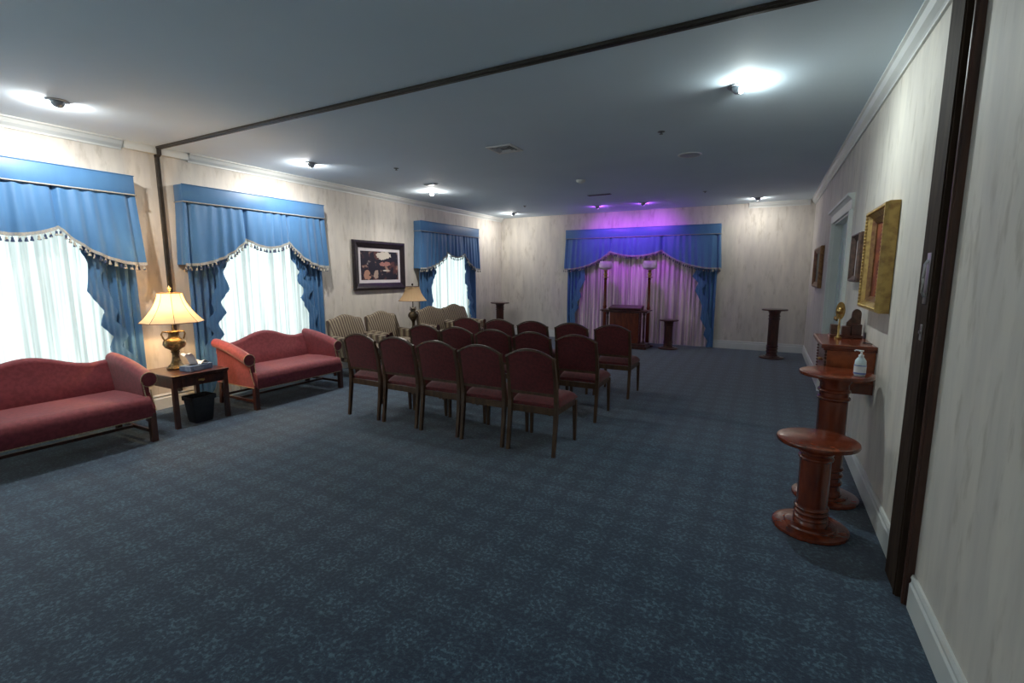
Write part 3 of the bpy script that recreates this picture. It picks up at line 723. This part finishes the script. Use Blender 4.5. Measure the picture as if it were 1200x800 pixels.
b = B(); b.tube([(0, 0, .395), (0, 0, .785)], .004)
for k in range(4): a = k * PI / 2; b.tube([(0, 0, .768), (.1 * math.cos(a), .1 * math.sin(a), .764)], .002, 5)
b.lathe([(.005, .785), (.014, .792), (.012, .80), (.018, .812), (.008, .828), (.002, .84)], seg=12); b.obj('harp_finial', 'brass', lamp, smooth=True)
b = B(); b.sphere((0, 0, .60), .03, (1, 1, 1.25)); b.obj('bulb', 'bulb', lamp, smooth=True)

lamp2 = thing('table_lamp', 'unlit table lamp with a dark urn base and beige shade among the striped armchairs', 'lamp', (-5.28, 6.32, .5155))
b = B(); b.lathe([(.065, 0), (.068, .015), (.045, .03), (.028, .06), (.024, .12), (.030, .16), (.058, .20), (.085, .24), (.086, .27), (.070, .305), (.035, .325), (.030, .35), (.042, .37), (.020, .38), (.008, .40), (.008, .50)], seg=28); b.obj('urn_body', 'dark_bronze', lamp2, smooth=True)
for sx in (-1, 1): b = B(); b.tube([(0, sx * .035, .37), (0, sx * .07, .40), (0, sx * .075, .37), (0, sx * .05, .33), (0, sx * .06, .31)], .007); b.obj('urn_handle', 'dark_bronze', lamp2, smooth=True)
b = B(); prof = bell(b, .745, .505, .115, .235, seg=24); sh = b.obj('lamp_shade', 'lamp_shade2', lamp2)
b = B()
for r, z in (prof[0], prof[-1]):
    b.tube([(r * math.cos(2 * PI * (k + .5) / 24), r * math.sin(2 * PI * (k + .5) / 24), z) for k in range(25)], .004, 5)
b.obj('shade_trim', 'brown_frame', sh)
b = B(); b.tube([(0, 0, .50), (0, 0, .76)], .004); b.lathe([(.005, .755), (.014, .765), (.016, .78), (.004, .80)], seg=12)
for k in range(4): a = k * PI / 2; b.tube([(0, 0, .745), (.11 * math.cos(a), .11 * math.sin(a), .744)], .002, 5)
b.obj('harp_finial', 'dark_wood', lamp2, smooth=True)

# tissue box with pulled tissue
tx = thing('tissue_box', 'grey blue tissue box with a white tissue on the end table beside the lit lamp', 'tissue box', (-5.03, 2.66, .5155), .25); tx.scale = (1.1, 1.1, 1.45)
b = B(); b.box(-.065, .065, -.115, .115, 0, .038, .004); cb = b.obj('carton', 'box_blue', tx)
b = B(); b.lathe([(.03, .0385), (.03, .040)], seg=24, squash=(1, 2.2)); b.obj('opening', 'black', cb)
b = B()
def tis(u, v):
    x = (u - .5) * .10 * (1 - .3 * v); y = -.02 - .10 * v + .03 * (u - .5) * v; z = .040 + .080 * math.sin(min(1, v * 1.1) * PI * .62) + .008 * math.sin(u * 9) * v
    return (x, y, z)
b.sheet(tis, 12, 10, thick=(0, 0, .0015)); b.obj('tissue', 'tissue', tx, smooth=True)
b = B(); b.sheet(lambda u, v: ((u - .5) * .11, .0 + .085 * v * (1 - .1 * math.sin(u * 5)), .041 + .018 * math.sin(v * PI) * (1 + .3 * math.sin(u * 8))), 10, 8, thick=(0, 0, .0015)); b.obj('tissue', 'tissue', tx, smooth=True)

# waste bin under the table
bn = thing('waste_bin', 'black waste bin under the end table between the sofas', 'bin', (-4.985, 2.635, 0))
b = B()
def rr(w, d, z, r=.025):
    out = []
    for cx, cy, a0 in ((w - r, d - r, 0), (-w + r, d - r, 1), (-w + r, -d + r, 2), (w - r, -d + r, 3)):
        for j in range(5): a = (a0 + j / 4) * PI / 2; out.append((cx + r * math.cos(a), cy + r * math.sin(a), z))
    return out
b.loft([rr(.072, .085, 0), rr(.078, .092, .03), rr(.094, .112, .25), rr(.101, .119, .252), rr(.101, .119, .265), rr(.094, .112, .265), rr(.075, .088, .012)]); b.obj('bin_body', 'black', bn, smooth=True)
b = B(); b.loft([rr(.097, .115, .262), rr(.104, .122, .262), rr(.102, .121, .225), rr(.0985, .117, .225)], cap=False); b.obj('bin_liner', 'black', bn, smooth=True)

# ------------------------------------------------------------------ pictures
def picture(name, label, wall, s0, s1, z0, z1, depth, fw, m_frame, m_art, mat_w=0, mat_m='mat_board', ogee=True, bead=None, tilt=0, liner=0):
    root = thing(name, label, 'picture', (0, 0, 0))
    X0 = XL if wall == 'L' else XR; sg = 1 if wall == 'L' else -1
    root.location = (X0 + sg * .002, (s0 + s1) / 2, (z0 + z1) / 2); w, h = (s1 - s0) / 2, (z1 - z0) / 2
    def P(y, z, d): return (sg * d, y, z)
    prof = [(0, 0), (0, depth * .7), (.15, depth), (.35, depth), (.5, depth * .78), (.8, depth * .55), (1, depth * .42), (1, 0)] if ogee else [(0, 0), (0, depth * .95), (.1, depth), (.9, depth), (1, depth * .9), (1, 0)]
    b = B(); rings = []
    for cy, cz in ((-1, -1), (1, -1), (1, 1), (-1, 1), (-1, -1)):
        rings.append([P(cy * (w - f * fw), cz * (h - f * fw), d) for f, d in prof])
    b.loft(rings, cap=False); bmesh.ops.remove_doubles(b.bm, verts=b.bm.verts, dist=1e-5); fr = b.obj('frame', m_frame, root)
    iw, ih = w - fw, h - fw
    if liner:
        b = B(); rg = []
        for cy, cz in ((-1, -1), (1, -1), (1, 1), (-1, 1), (-1, -1)):
            rg.append([P(cy * iw, cz * ih, .010), P(cy * iw, cz * ih, depth * .52), P(cy * (iw - liner * .5), cz * (ih - liner * .5), depth * .36), P(cy * (iw - liner), cz * (ih - liner), .016), P(cy * (iw - liner), cz * (ih - liner), .010)])
        b.loft(rg, cap=False); bmesh.ops.remove_doubles(b.bm, verts=b.bm.verts, dist=1e-5); b.obj('frame_liner', 'gilt_dark', root, label='dark brown inner slope of the frame')
        iw -= liner; ih -= liner
    if mat_w:
        b = B(); rg = []
        for cy, cz in ((-1, -1), (1, -1), (1, 1), (-1, 1), (-1, -1)):
            rg.append([P(cy * iw, cz * ih, .008), P(cy * iw, cz * ih, .012), P(cy * (iw - mat_w), cz * (ih - mat_w), .012), P(cy * (iw - mat_w), cz * (ih - mat_w), .008)])
        b.loft(rg, cap=False); bmesh.ops.remove_doubles(b.bm, verts=b.bm.verts, dist=1e-5); b.obj('mat_board', mat_m, root)
        iw -= mat_w; ih -= mat_w
    b = B(); x0, x1 = sorted((sg * .003, sg * .009)); b.box(x0, x1, -iw, iw, -ih, ih); b.obj('artwork', m_art, root)
    if bead:
        b = B(); q = 0
        for cz in (-1, 1):
            n = int(2 * (w - .5 * fw) / .022)
            for k in range(n + 1): b.sphere(P(-(w - .42 * fw) + 2 * (w - .42 * fw) * k / n, cz * (h - .42 * fw), depth * .93), .008, seg=8)
        for cy in (-1, 1):
            n = int(2 * (h - .5 * fw) / .022)
            for k in range(1, n): b.sphere(P(cy * (w - .42 * fw), -(h - .42 * fw) + 2 * (h - .42 * fw) * k / n, depth * .93), .008, seg=8)
        b.obj('beading', bead, fr, smooth=True)
    if tilt: root.rotation_euler = (0, sg * tilt, 0)
    return root
picture('framed_picture', 'large black framed picture with a pale mat on the window wall', 'L', 5.51, 6.72, 1.205, 2.005, .045, .115, 'black_frame', 'pic1', .05)
picture('framed_painting', 'deep gold framed painting with beaded edge above the wall console', 'R', 3.60, 4.26, 1.23, 1.90, .072, .055, 'gold', 'pic2', bead='gold', liner=.03)
picture('framed_print', 'small dark brown framed print right of the doorway, behind the gold frame', 'R', 4.66, 5.06, 1.405, 1.80, .05, .05, 'brown_frame', 'pic3', .05)
picture('framed_print', 'brown framed print between the doorway and the far corner', 'R', 7.93, 8.95, 1.27, 1.86, .05, .08, 'gilt_dark', 'pic4', .0)

# ------------------------------------------------------------------ pedestals
def pedestal(label, loc_, h, R, rc, m, Rb=None, flute=False):
    t = thing('pedestal_table', label, 'pedestal', loc_); Rb = Rb or R * .95
    b = B(); b.lathe([(R - .02, h - .026), (R - .004, h - .024), (R, h - .014), (R - .003, h - .003), (R - .012, h)], seg=48); b.obj('top', m, t, smooth=True)
    z0, z1 = .042, h - .0262
    def ring(z, r): return [(rc, z - .014), (rc + r, z - .008), (rc + r + .003, z), (rc + r, z + .008), (rc, z + .014)]
    pr = [(rc + .012, z0), (rc + .010, z0 + .02), (rc, z0 + .03)]
    for q in (.14, .20, .25): pr += ring(h * q, .008)
    for q in (.80, .86): pr += ring(h * q, .008)
    pr += [(rc, z1 - .05), (rc + .012, z1 - .03), (rc + .02, z1)]
    b = B(); b.lathe(pr, seg=32)
    b.obj('column', m, t, smooth=True)
    b = B(); b.lathe([(Rb - .006, 0), (Rb, .008), (Rb - .002, .022), (Rb - .02, .028), (Rb * .68, .030), (Rb * .66, .040), (Rb * .62, .042)], seg=48); b.obj('base', m, t, smooth=True)
    return t
GP = 'round pedestal tables'
pedestal('low glossy cherry pedestal table in the right foreground', (.305, 3.115, 0), .545, .205, .078, 'cherry', .195)['group'] = GP
pedestal('taller cherry pedestal carrying the hand sanitizer, behind the low one at right', (.420, 3.62, 0), .85, .205, .082, 'cherry', .19)['group'] = GP
pedestal('dark round pedestal against the back wall near the right corner', (.13, 9.46, 0), .865, .205, .085, 'mahogany', .195)['group'] = GP
pedestal('short dark round pedestal right of the lectern', (-1.68, 9.70, 0), .58, .185, .080, 'mahogany', .19)['group'] = GP
pedestal('dark round pedestal in the far left corner', (-5.46, 9.62, 0), .82, .22, .09, 'mahogany', .20)['group'] = GP

# hand sanitizer
hs = thing('hand_sanitizer', 'clear pump bottle of hand sanitizer on the taller cherry pedestal', 'bottle', (.530, 3.535, .8505), -.4)
b = B(); b.lathe([(.026, 0), (.030, .004), (.031, .075), (.029, .095), (.018, .112), (.012, .118)], seg=24, squash=(1.0, .72)); bt = b.obj('bottle_body', 'clear_gel', hs, smooth=True)
b = B(); b.lathe([(.0322, .022), (.0322, .068)], seg=24, squash=(1.0, .72), cap=False); lb = b.obj('bottle_label', 'white_plastic', bt, smooth=True)
b = B(); b.lathe([(.0328, .012), (.0328, .022)], seg=24, squash=(1.0, .72), cap=False); b.lathe([(.0328, .062), (.0328, .067)], seg=24, squash=(1.0, .72), cap=False); b.obj('label_stripe', 'label_blue', bt, smooth=True)
b = B(); b.lathe([(.014, .117), (.014, .130), (.006, .132), (.005, .150), (.011, .151), (.011, .158), (.003, .159)], seg=16); b.tube([(0, 0, .155), (-.03, 0, .156), (-.036, 0, .150)], .004); b.obj('pump', 'white_plastic', hs, smooth=True)

# ------------------------------------------------------------------ wall console with its bits
cs_ = thing('wall_console', 'cherry wood wall mounted console shelf below the gold framed painting', 'console', (.53, 4.14, .68))
b = B(); b.box(.345, .6545, 3.80, 4.47, .972, 1.0, .006); b.box(.36, .6545, 3.815, 4.455, .957, .973, .004); loc(b, 'top', 'cherry', cs_)
b = B(); b.box(.385, .6545, 3.845, 4.425, .74, .957, .003); loc(b, 'cabinet', 'cherry_light', cs_)
b = B()
pr = [(.6545, .675), (.44, .675), (.405, .685), (.375, .705), (.365, .725), (.375, .742), (.6545, .742)]
b.prism(pr, 'y', 3.825, 4.445); loc(b, 'lower_moulding', 'cherry', cs_)
b = B()
for y in (3.862, 4.408):
    for k in range(9): b.sphere((.381, y, .762 + k * .0225), .0105, seg=10)
loc(b, 'beaded_trim', 'mahogany', cs_, smooth=True)
b = B(); b.box(.379, .385, 3.90, 4.37, .765, .935, .003); dr = loc(b, 'drawer', 'cherry', cs_)
b = B(); b.sphere((.370, 4.135, .85), .012, seg=12); o = b.obj('drawer_knob', 'brass', dr, smooth=True); o.data.transform(Matrix.Translation(-cs_.location))

ch = thing('card_holder', 'brown wooden desk rack with a rounded back on the console', 'rack', (.545, 4.30, 1.0005)); ch.scale = (1.15, 1.15, 1.2)
b = B(); b.box(-.10, .075, -.055, .055, 0, .018, .003); b.obj('tray', 'mahogany', ch)
b = B(); pts = [(-.01, .018), (.07, .018), (.07, .12)] + [(.045 + .025 * math.cos(a), .145 + .03 * math.sin(a)) for a in [j * PI / 8 for j in range(9)]] + [(.018, .12), (-.005, .09)]
b.prism(pts, 'y', .025, .05); b.obj('rounded_back', 'brown_frame', ch)
b = B(); b.box(-.035, .012, -.045, .02, .018, .07, .003); b.box(.016, .07, -.045, .022, .018, .085, .004); b.obj('compartment', 'mahogany', ch)
b = B(); b.box(-.095, -.055, -.03, .03, .018, .078, .003); b.obj('side_block', 'brown_frame', ch)
ck = thing('brass_clock', 'small brass ball topped desk ornament beside the rack on the console', 'ornament', (.475, 4.17, 1.0005)); ck.scale = (.8, .8, 1.78)
b = B(); b.lathe([(.028, 0), (.030, .006), (.012, .012), (.008, .03), (.012, .05), (.007, .06), (.007, .085)], seg=16); b.obj('stem', 'brass', ck, smooth=True)
b = B(); b.sphere((0, 0, .115), .031, (1, 1, .48), seg=20); b.obj('ball', 'brass', ck, smooth=True)
b = B(); b.lathe([(.036, -.003), (.036, .003)], seg=24, M4=Matrix.Translation((0, 0, .115)) @ Matrix.Rotation(PI / 2, 4, 'X')); b.obj('ring', 'brass', ck)
pn = B(); pn.tube([(0, 0, 0), (.02, -.05, .001), (.035, -.085, .001)], .004, 8); o = pn.obj('black_pen', 'black', None, smooth=True, loc=(.60, 3.985, 1.0045)); tag(o, 'black pen lying on the console top beside the rack', 'pen')

# ------------------------------------------------------------------ lectern and torchieres
lc = thing('lectern', 'dark wood lectern with side posts in front of the rose curtain', 'lectern', (-2.49, 9.50, 0))
b = B(); b.box(-.48, .48, -.17, .22, .735, .758, .006); b.box(-.45, .45, -.15, .20, .712, .735, .006); b.obj('top', 'mahogany', lc)
b = B(); b.prism([(-.10, .758), (-.12, .775), (-.11, .80), (.16, .845), (.17, .825), (.15, .758)], 'x', -.32, .32); b.obj('book_rest', 'mahogany', lc)
b = B(); b.box(-.30, .29, -.09, .14, .10, .712, .005); b.box(-.25, .24, -.10, -.09, .16, .66, .006); b.obj('body', 'cherry', lc)
for x in (-.40, .40):
    b = B(); b.lathe([(.030, .10), (.030, .14), (.018, .16), (.024, .22), (.020, .40), (.024, .60), (.018, .64), (.030, .67), (.030, .712)], (x * .92, 0, 0), 16); b.obj('side_post', 'mahogany', lc, smooth=True)
b = B(); b.box(-.44, .47, -.20, .20, 0, .05, .006); b.box(-.41, .44, -.17, .18, .05, .10, .008); b.obj('plinth', 'mahogany', lc)
def torch(label, x):
    t = thing('floor_lamp', label, 'floor lamp', (x, 9.86, 0), group='tall floor lamps beside the lectern')
    b = B(); b.lathe([(.13, 0), (.13, .02), (.10, .03), (.05, .045), (.03, .07)], seg=28); b.obj('base', 'mahogany', t, smooth=True)
    b = B(); b.lathe([(.032, .07), (.038, .10), (.038, .70), (.032, .75), (.040, .78), (.032, .82), (.028, 1.34), (.036, 1.37), (.020, 1.385)], seg=16); b.obj('pole', 'cherry', t, smooth=True)
    b = B(); b.lathe([(.03, 1.385), (.070, 1.395), (.072, 1.405), (.03, 1.41), (.032, 1.43), (.042, 1.45), (.036, 1.49), (.026, 1.50), (.04, 1.53), (.03, 1.56)], seg=20); b.obj('candle_cup', 'brass', t, smooth=True)
    b = B(); pr = [(.045, 1.550), (.10, 1.568), (.136, 1.592), (.142, 1.62), (.134, 1.68), (.122, 1.73)]
    b.lathe(pr + [(r - .005, z) for r, z in pr[::-1]] + [pr[0]], seg=32, cap=False); b.obj('glass_shade', 'torch_shade', t, smooth=True)
    return t
torch('tall floor lamp with white shade at the left side of the lectern', -3.035); torch('tall floor lamp with white shade at the right side of the lectern', -2.125)

# ------------------------------------------------------------------ ceiling fittings
def light(kind, name, loc_, col, power, radius=.04, aim=None, angle=None, blend=.6):
    l = bpy.data.lights.new(name, kind); l.energy = power; l.color = col
    if kind in ('POINT', 'SPOT'): l.shadow_soft_size = radius
    if kind == 'SPOT': l.spot_size = math.radians(angle); l.spot_blend = blend
    o = bpy.data.objects.new(name, l); COL.objects.link(o); o.location = loc_
    if aim: o.rotation_euler = (Vector(aim) - Vector(loc_)).to_track_quat('-Z', 'Y').to_euler()
    return o
def eyeball(label, x, y, direction, lens='warm_lens', col=(1.0, .95, .88), p_pt=15, p_sp=90):
    t = thing('ceiling_spotlight', label, 'ceiling light', (x, y, H), group='ceiling spotlights')
    b = B(); b.lathe([(.070, -.0005), (.074, -.003), (.070, -.007), (.052, -.009), (.046, -.004)], seg=32); b.obj('trim_ring', 'fixture', t, smooth=True)
    d = Vector((*direction, -.62)).normalized(); q = Vector((0, 0, -1)).rotation_difference(d).to_matrix().to_4x4()
    b = B(); prof = [(.001, .03)]
    for j in range(1, 12):
        a = j / 14 * PI; prof.append((.058 * math.sin(a), .058 * math.cos(a) if j else .058))
    prof = [(.044 * math.sin(j / 14 * PI), .044 * math.cos(j / 14 * PI)) for j in range(1, 12)]
    b.lathe(prof, seg=28, M4=Matrix.Translation((0, 0, -.010)) @ q)
    b.obj('eyeball', 'fixture', t, smooth=True)
    b = B(); b.lathe([(.001, -.0335), (.030, -.0335), (.030, -.0345), (.001, -.035)], seg=24, M4=Matrix.Translation((0, 0, -.010)) @ q); b.obj('lens', lens, t)
    c = Vector((x, y, H - .010)) + d * .052
    light('POINT', 'spot_glow', c, col, p_pt, .02)
    light('SPOT', 'spot_beam', c, col, p_sp, .03, aim=c + (Vector((direction[0] * .45, direction[1] * .45, -1)) if lens == 'warm_lens' else Vector((0, 1, -.75))), angle=155 if lens == 'warm_lens' else 95, blend=1.0)
W_ = (.86, .95, 1.0)
eyeball('ceiling spotlight above the left sofa', -4.92, 1.78, (-1, 0))
eyeball('ceiling spotlight above the middle window', -4.95, 4.13, (-1, 0))
eyeball('ceiling spotlight above the black framed picture', -4.94, 6.47, (.25, -.35))
eyeball('ceiling spotlight in the back left corner', -5.05, 9.50, (-1, .3), p_sp=28)
eyeball('ceiling spotlight aimed at the gold framed painting', -.28, 3.94, (.9, -.55), p_pt=15, p_sp=42, col=(.90, 1.0, .97))
eyeball('ceiling spotlight near the back right corner', -.26, 9.62, (0, 1), p_pt=6, p_sp=20)
eyeball('violet ceiling spotlight over the left side of the lectern', -3.06, 9.28, (0, 1), 'violet_lens', (.50, .09, 1.0), 4, 52)
eyeball('violet ceiling spotlight over the right side of the lectern', -2.17, 9.28, (0, 1), 'violet_lens', (.50, .09, 1.0), 4, 52)
for x, y, lab in ((-4.9, -.7, 'unseen ceiling spotlight added for fill light, behind the camera on the window side'), (-.3, -.9, 'unseen ceiling spotlight added for fill light, behind the camera on the right')):  # unseen pair added to brighten the near end of the room
    eyeball(lab, x, y, (0, -1), p_pt=8, p_sp=60)

vt = thing('ceiling_vent', 'square louvred air vent in the ceiling over the middle of the room', 'vent', (-2.57, 4.64, H))
b = B()
for a0, a1, c0, c1 in ((-.15, .15, -.15, -.125), (-.15, .15, .125, .15), (-.15, -.125, -.125, .125), (.125, .15, -.125, .125)): b.box(a0, a1, c0, c1, -.012, -.001, .002)
b.obj('frame', 'white_plastic', vt)
for q in (.045, .078, .108):
    b = B(); pr = [(q, -.003), (q + .012, -.013), (q + .015, -.012), (q + .004, -.003)]
    b.loft([[(sx * (a if sx else 0) , sy * a, z) for a, z in pr] for sx, sy in ((-1, -1), (1, -1), (1, 1), (-1, 1), (-1, -1))], cap=False); b.obj('louvre', 'white_plastic', vt)
b = B(); b.box(-.125, .125, -.125, .125, -.0025, -.0005); b.obj('backing', 'grey_metal', vt)
sp_ = thing('ceiling_speaker', 'round ceiling speaker grille towards the right wall', 'speaker', (-.87, 5.84, H))
b = B(); b.lathe([(.125, -.0005), (.128, -.006), (.118, -.012), (.108, -.008)], seg=40, cap=True); b.obj('rim', 'white_plastic', sp_, smooth=True)
b = B(); b.lathe([(.107, -.0085), (.07, -.0125), (.001, -.014)], seg=40); b.obj('grille', M['speaker'], sp_, smooth=True)
sd = thing('smoke_detector', 'white smoke detector on the ceiling in front of the lectern', 'smoke detector', (-2.45, 6.66, H))
b = B(); b.lathe([(.065, -.0005), (.066, -.012), (.055, -.03), (.035, -.036), (.02, -.045), (.001, -.046)], seg=32); b.obj('housing', 'white_plastic', sd, smooth=True)
b = B(); b.box(.03, .045, -.008, .008, -.034, -.026, .002); b.obj('test_button', 'grey_metal', sd)
lv = thing('linear_vent', 'narrow dark air slot in the ceiling in front of the violet spotlights', 'vent', (-2.61, 8.0, H))
b = B(); b.box(-.20, .20, -.05, .05, -.008, -.0005, .002); b.obj('frame', 'grey_metal', lv)
b = B(); b.box(-.185, .185, -.032, -.004, -.010, -.0075); b.box(-.185, .185, .004, .032, -.010, -.0075); b.obj('slot', 'black', lv)
for x, y, lab in ((-4.24, 4.83, 'small ceiling sprinkler near the middle window'), (-4.31, 8.59, 'small ceiling sprinkler near the back left corner'), (-.98, 4.8, 'small ceiling sprinkler nearest the bright spotlight'), (-1.0, 8.48, 'small ceiling sprinkler near the back right corner')):
    t = thing('fire_sprinkler', lab, 'sprinkler', (x, y, H), group='ceiling sprinklers')
    b = B(); b.lathe([(.032, -.0005), (.034, -.004), (.02, -.008), (.008, -.01), (.008, -.022)], seg=20); b.obj('collar', 'grey_metal', t, smooth=True)
    b = B(); b.lathe([(.018, -.0225), (.018, -.0245)], seg=16); b.obj('deflector', 'grey_metal', t)
t = thing('linear_vent', 'small dark air slot in the ceiling beside the middle of the window wall', 'vent', (-4.54, 5.92, H))
b = B(); b.box(-.10, .10, -.04, .04, -.008, -.0005, .002); b.obj('frame', 'grey_metal', t)
b = B(); b.box(-.085, .085, -.02, .02, -.010, -.0075); b.obj('slot', 'black', t)

# lit table lamp's light
light('POINT', 'lamp_glow', (-5.27, 2.60, .5155 + .66), (1.0, .64, .32), 26, .03)

# ------------------------------------------------------------------ daylight
w = bpy.data.worlds.new('sky'); sc.world = w; w.use_nodes = True
nt = w.node_tree; bg = nt.nodes['Background']; bg.inputs[0].default_value = (.82, .95, 1.0, 1); bg.inputs[1].default_value = 3.0

# ------------------------------------------------------------------ camera
cam = bpy.data.cameras.new('camera'); co = bpy.data.objects.new('camera', cam); COL.objects.link(co); sc.camera = co
cam.sensor_width = 36; cam.lens = 558.0 / 1200 * 36; cam.clip_start = .02
co.location = (0, 0, 1.47); co.rotation_euler = (math.radians(90 - 8.08), 0, math.radians(28.13))
sc.view_settings.view_transform = 'Standard'; sc.view_settings.look = 'None'; sc.view_settings.gamma = 1; sc.view_settings.use_curve_mapping = False
sc.view_settings.exposure = 0.25
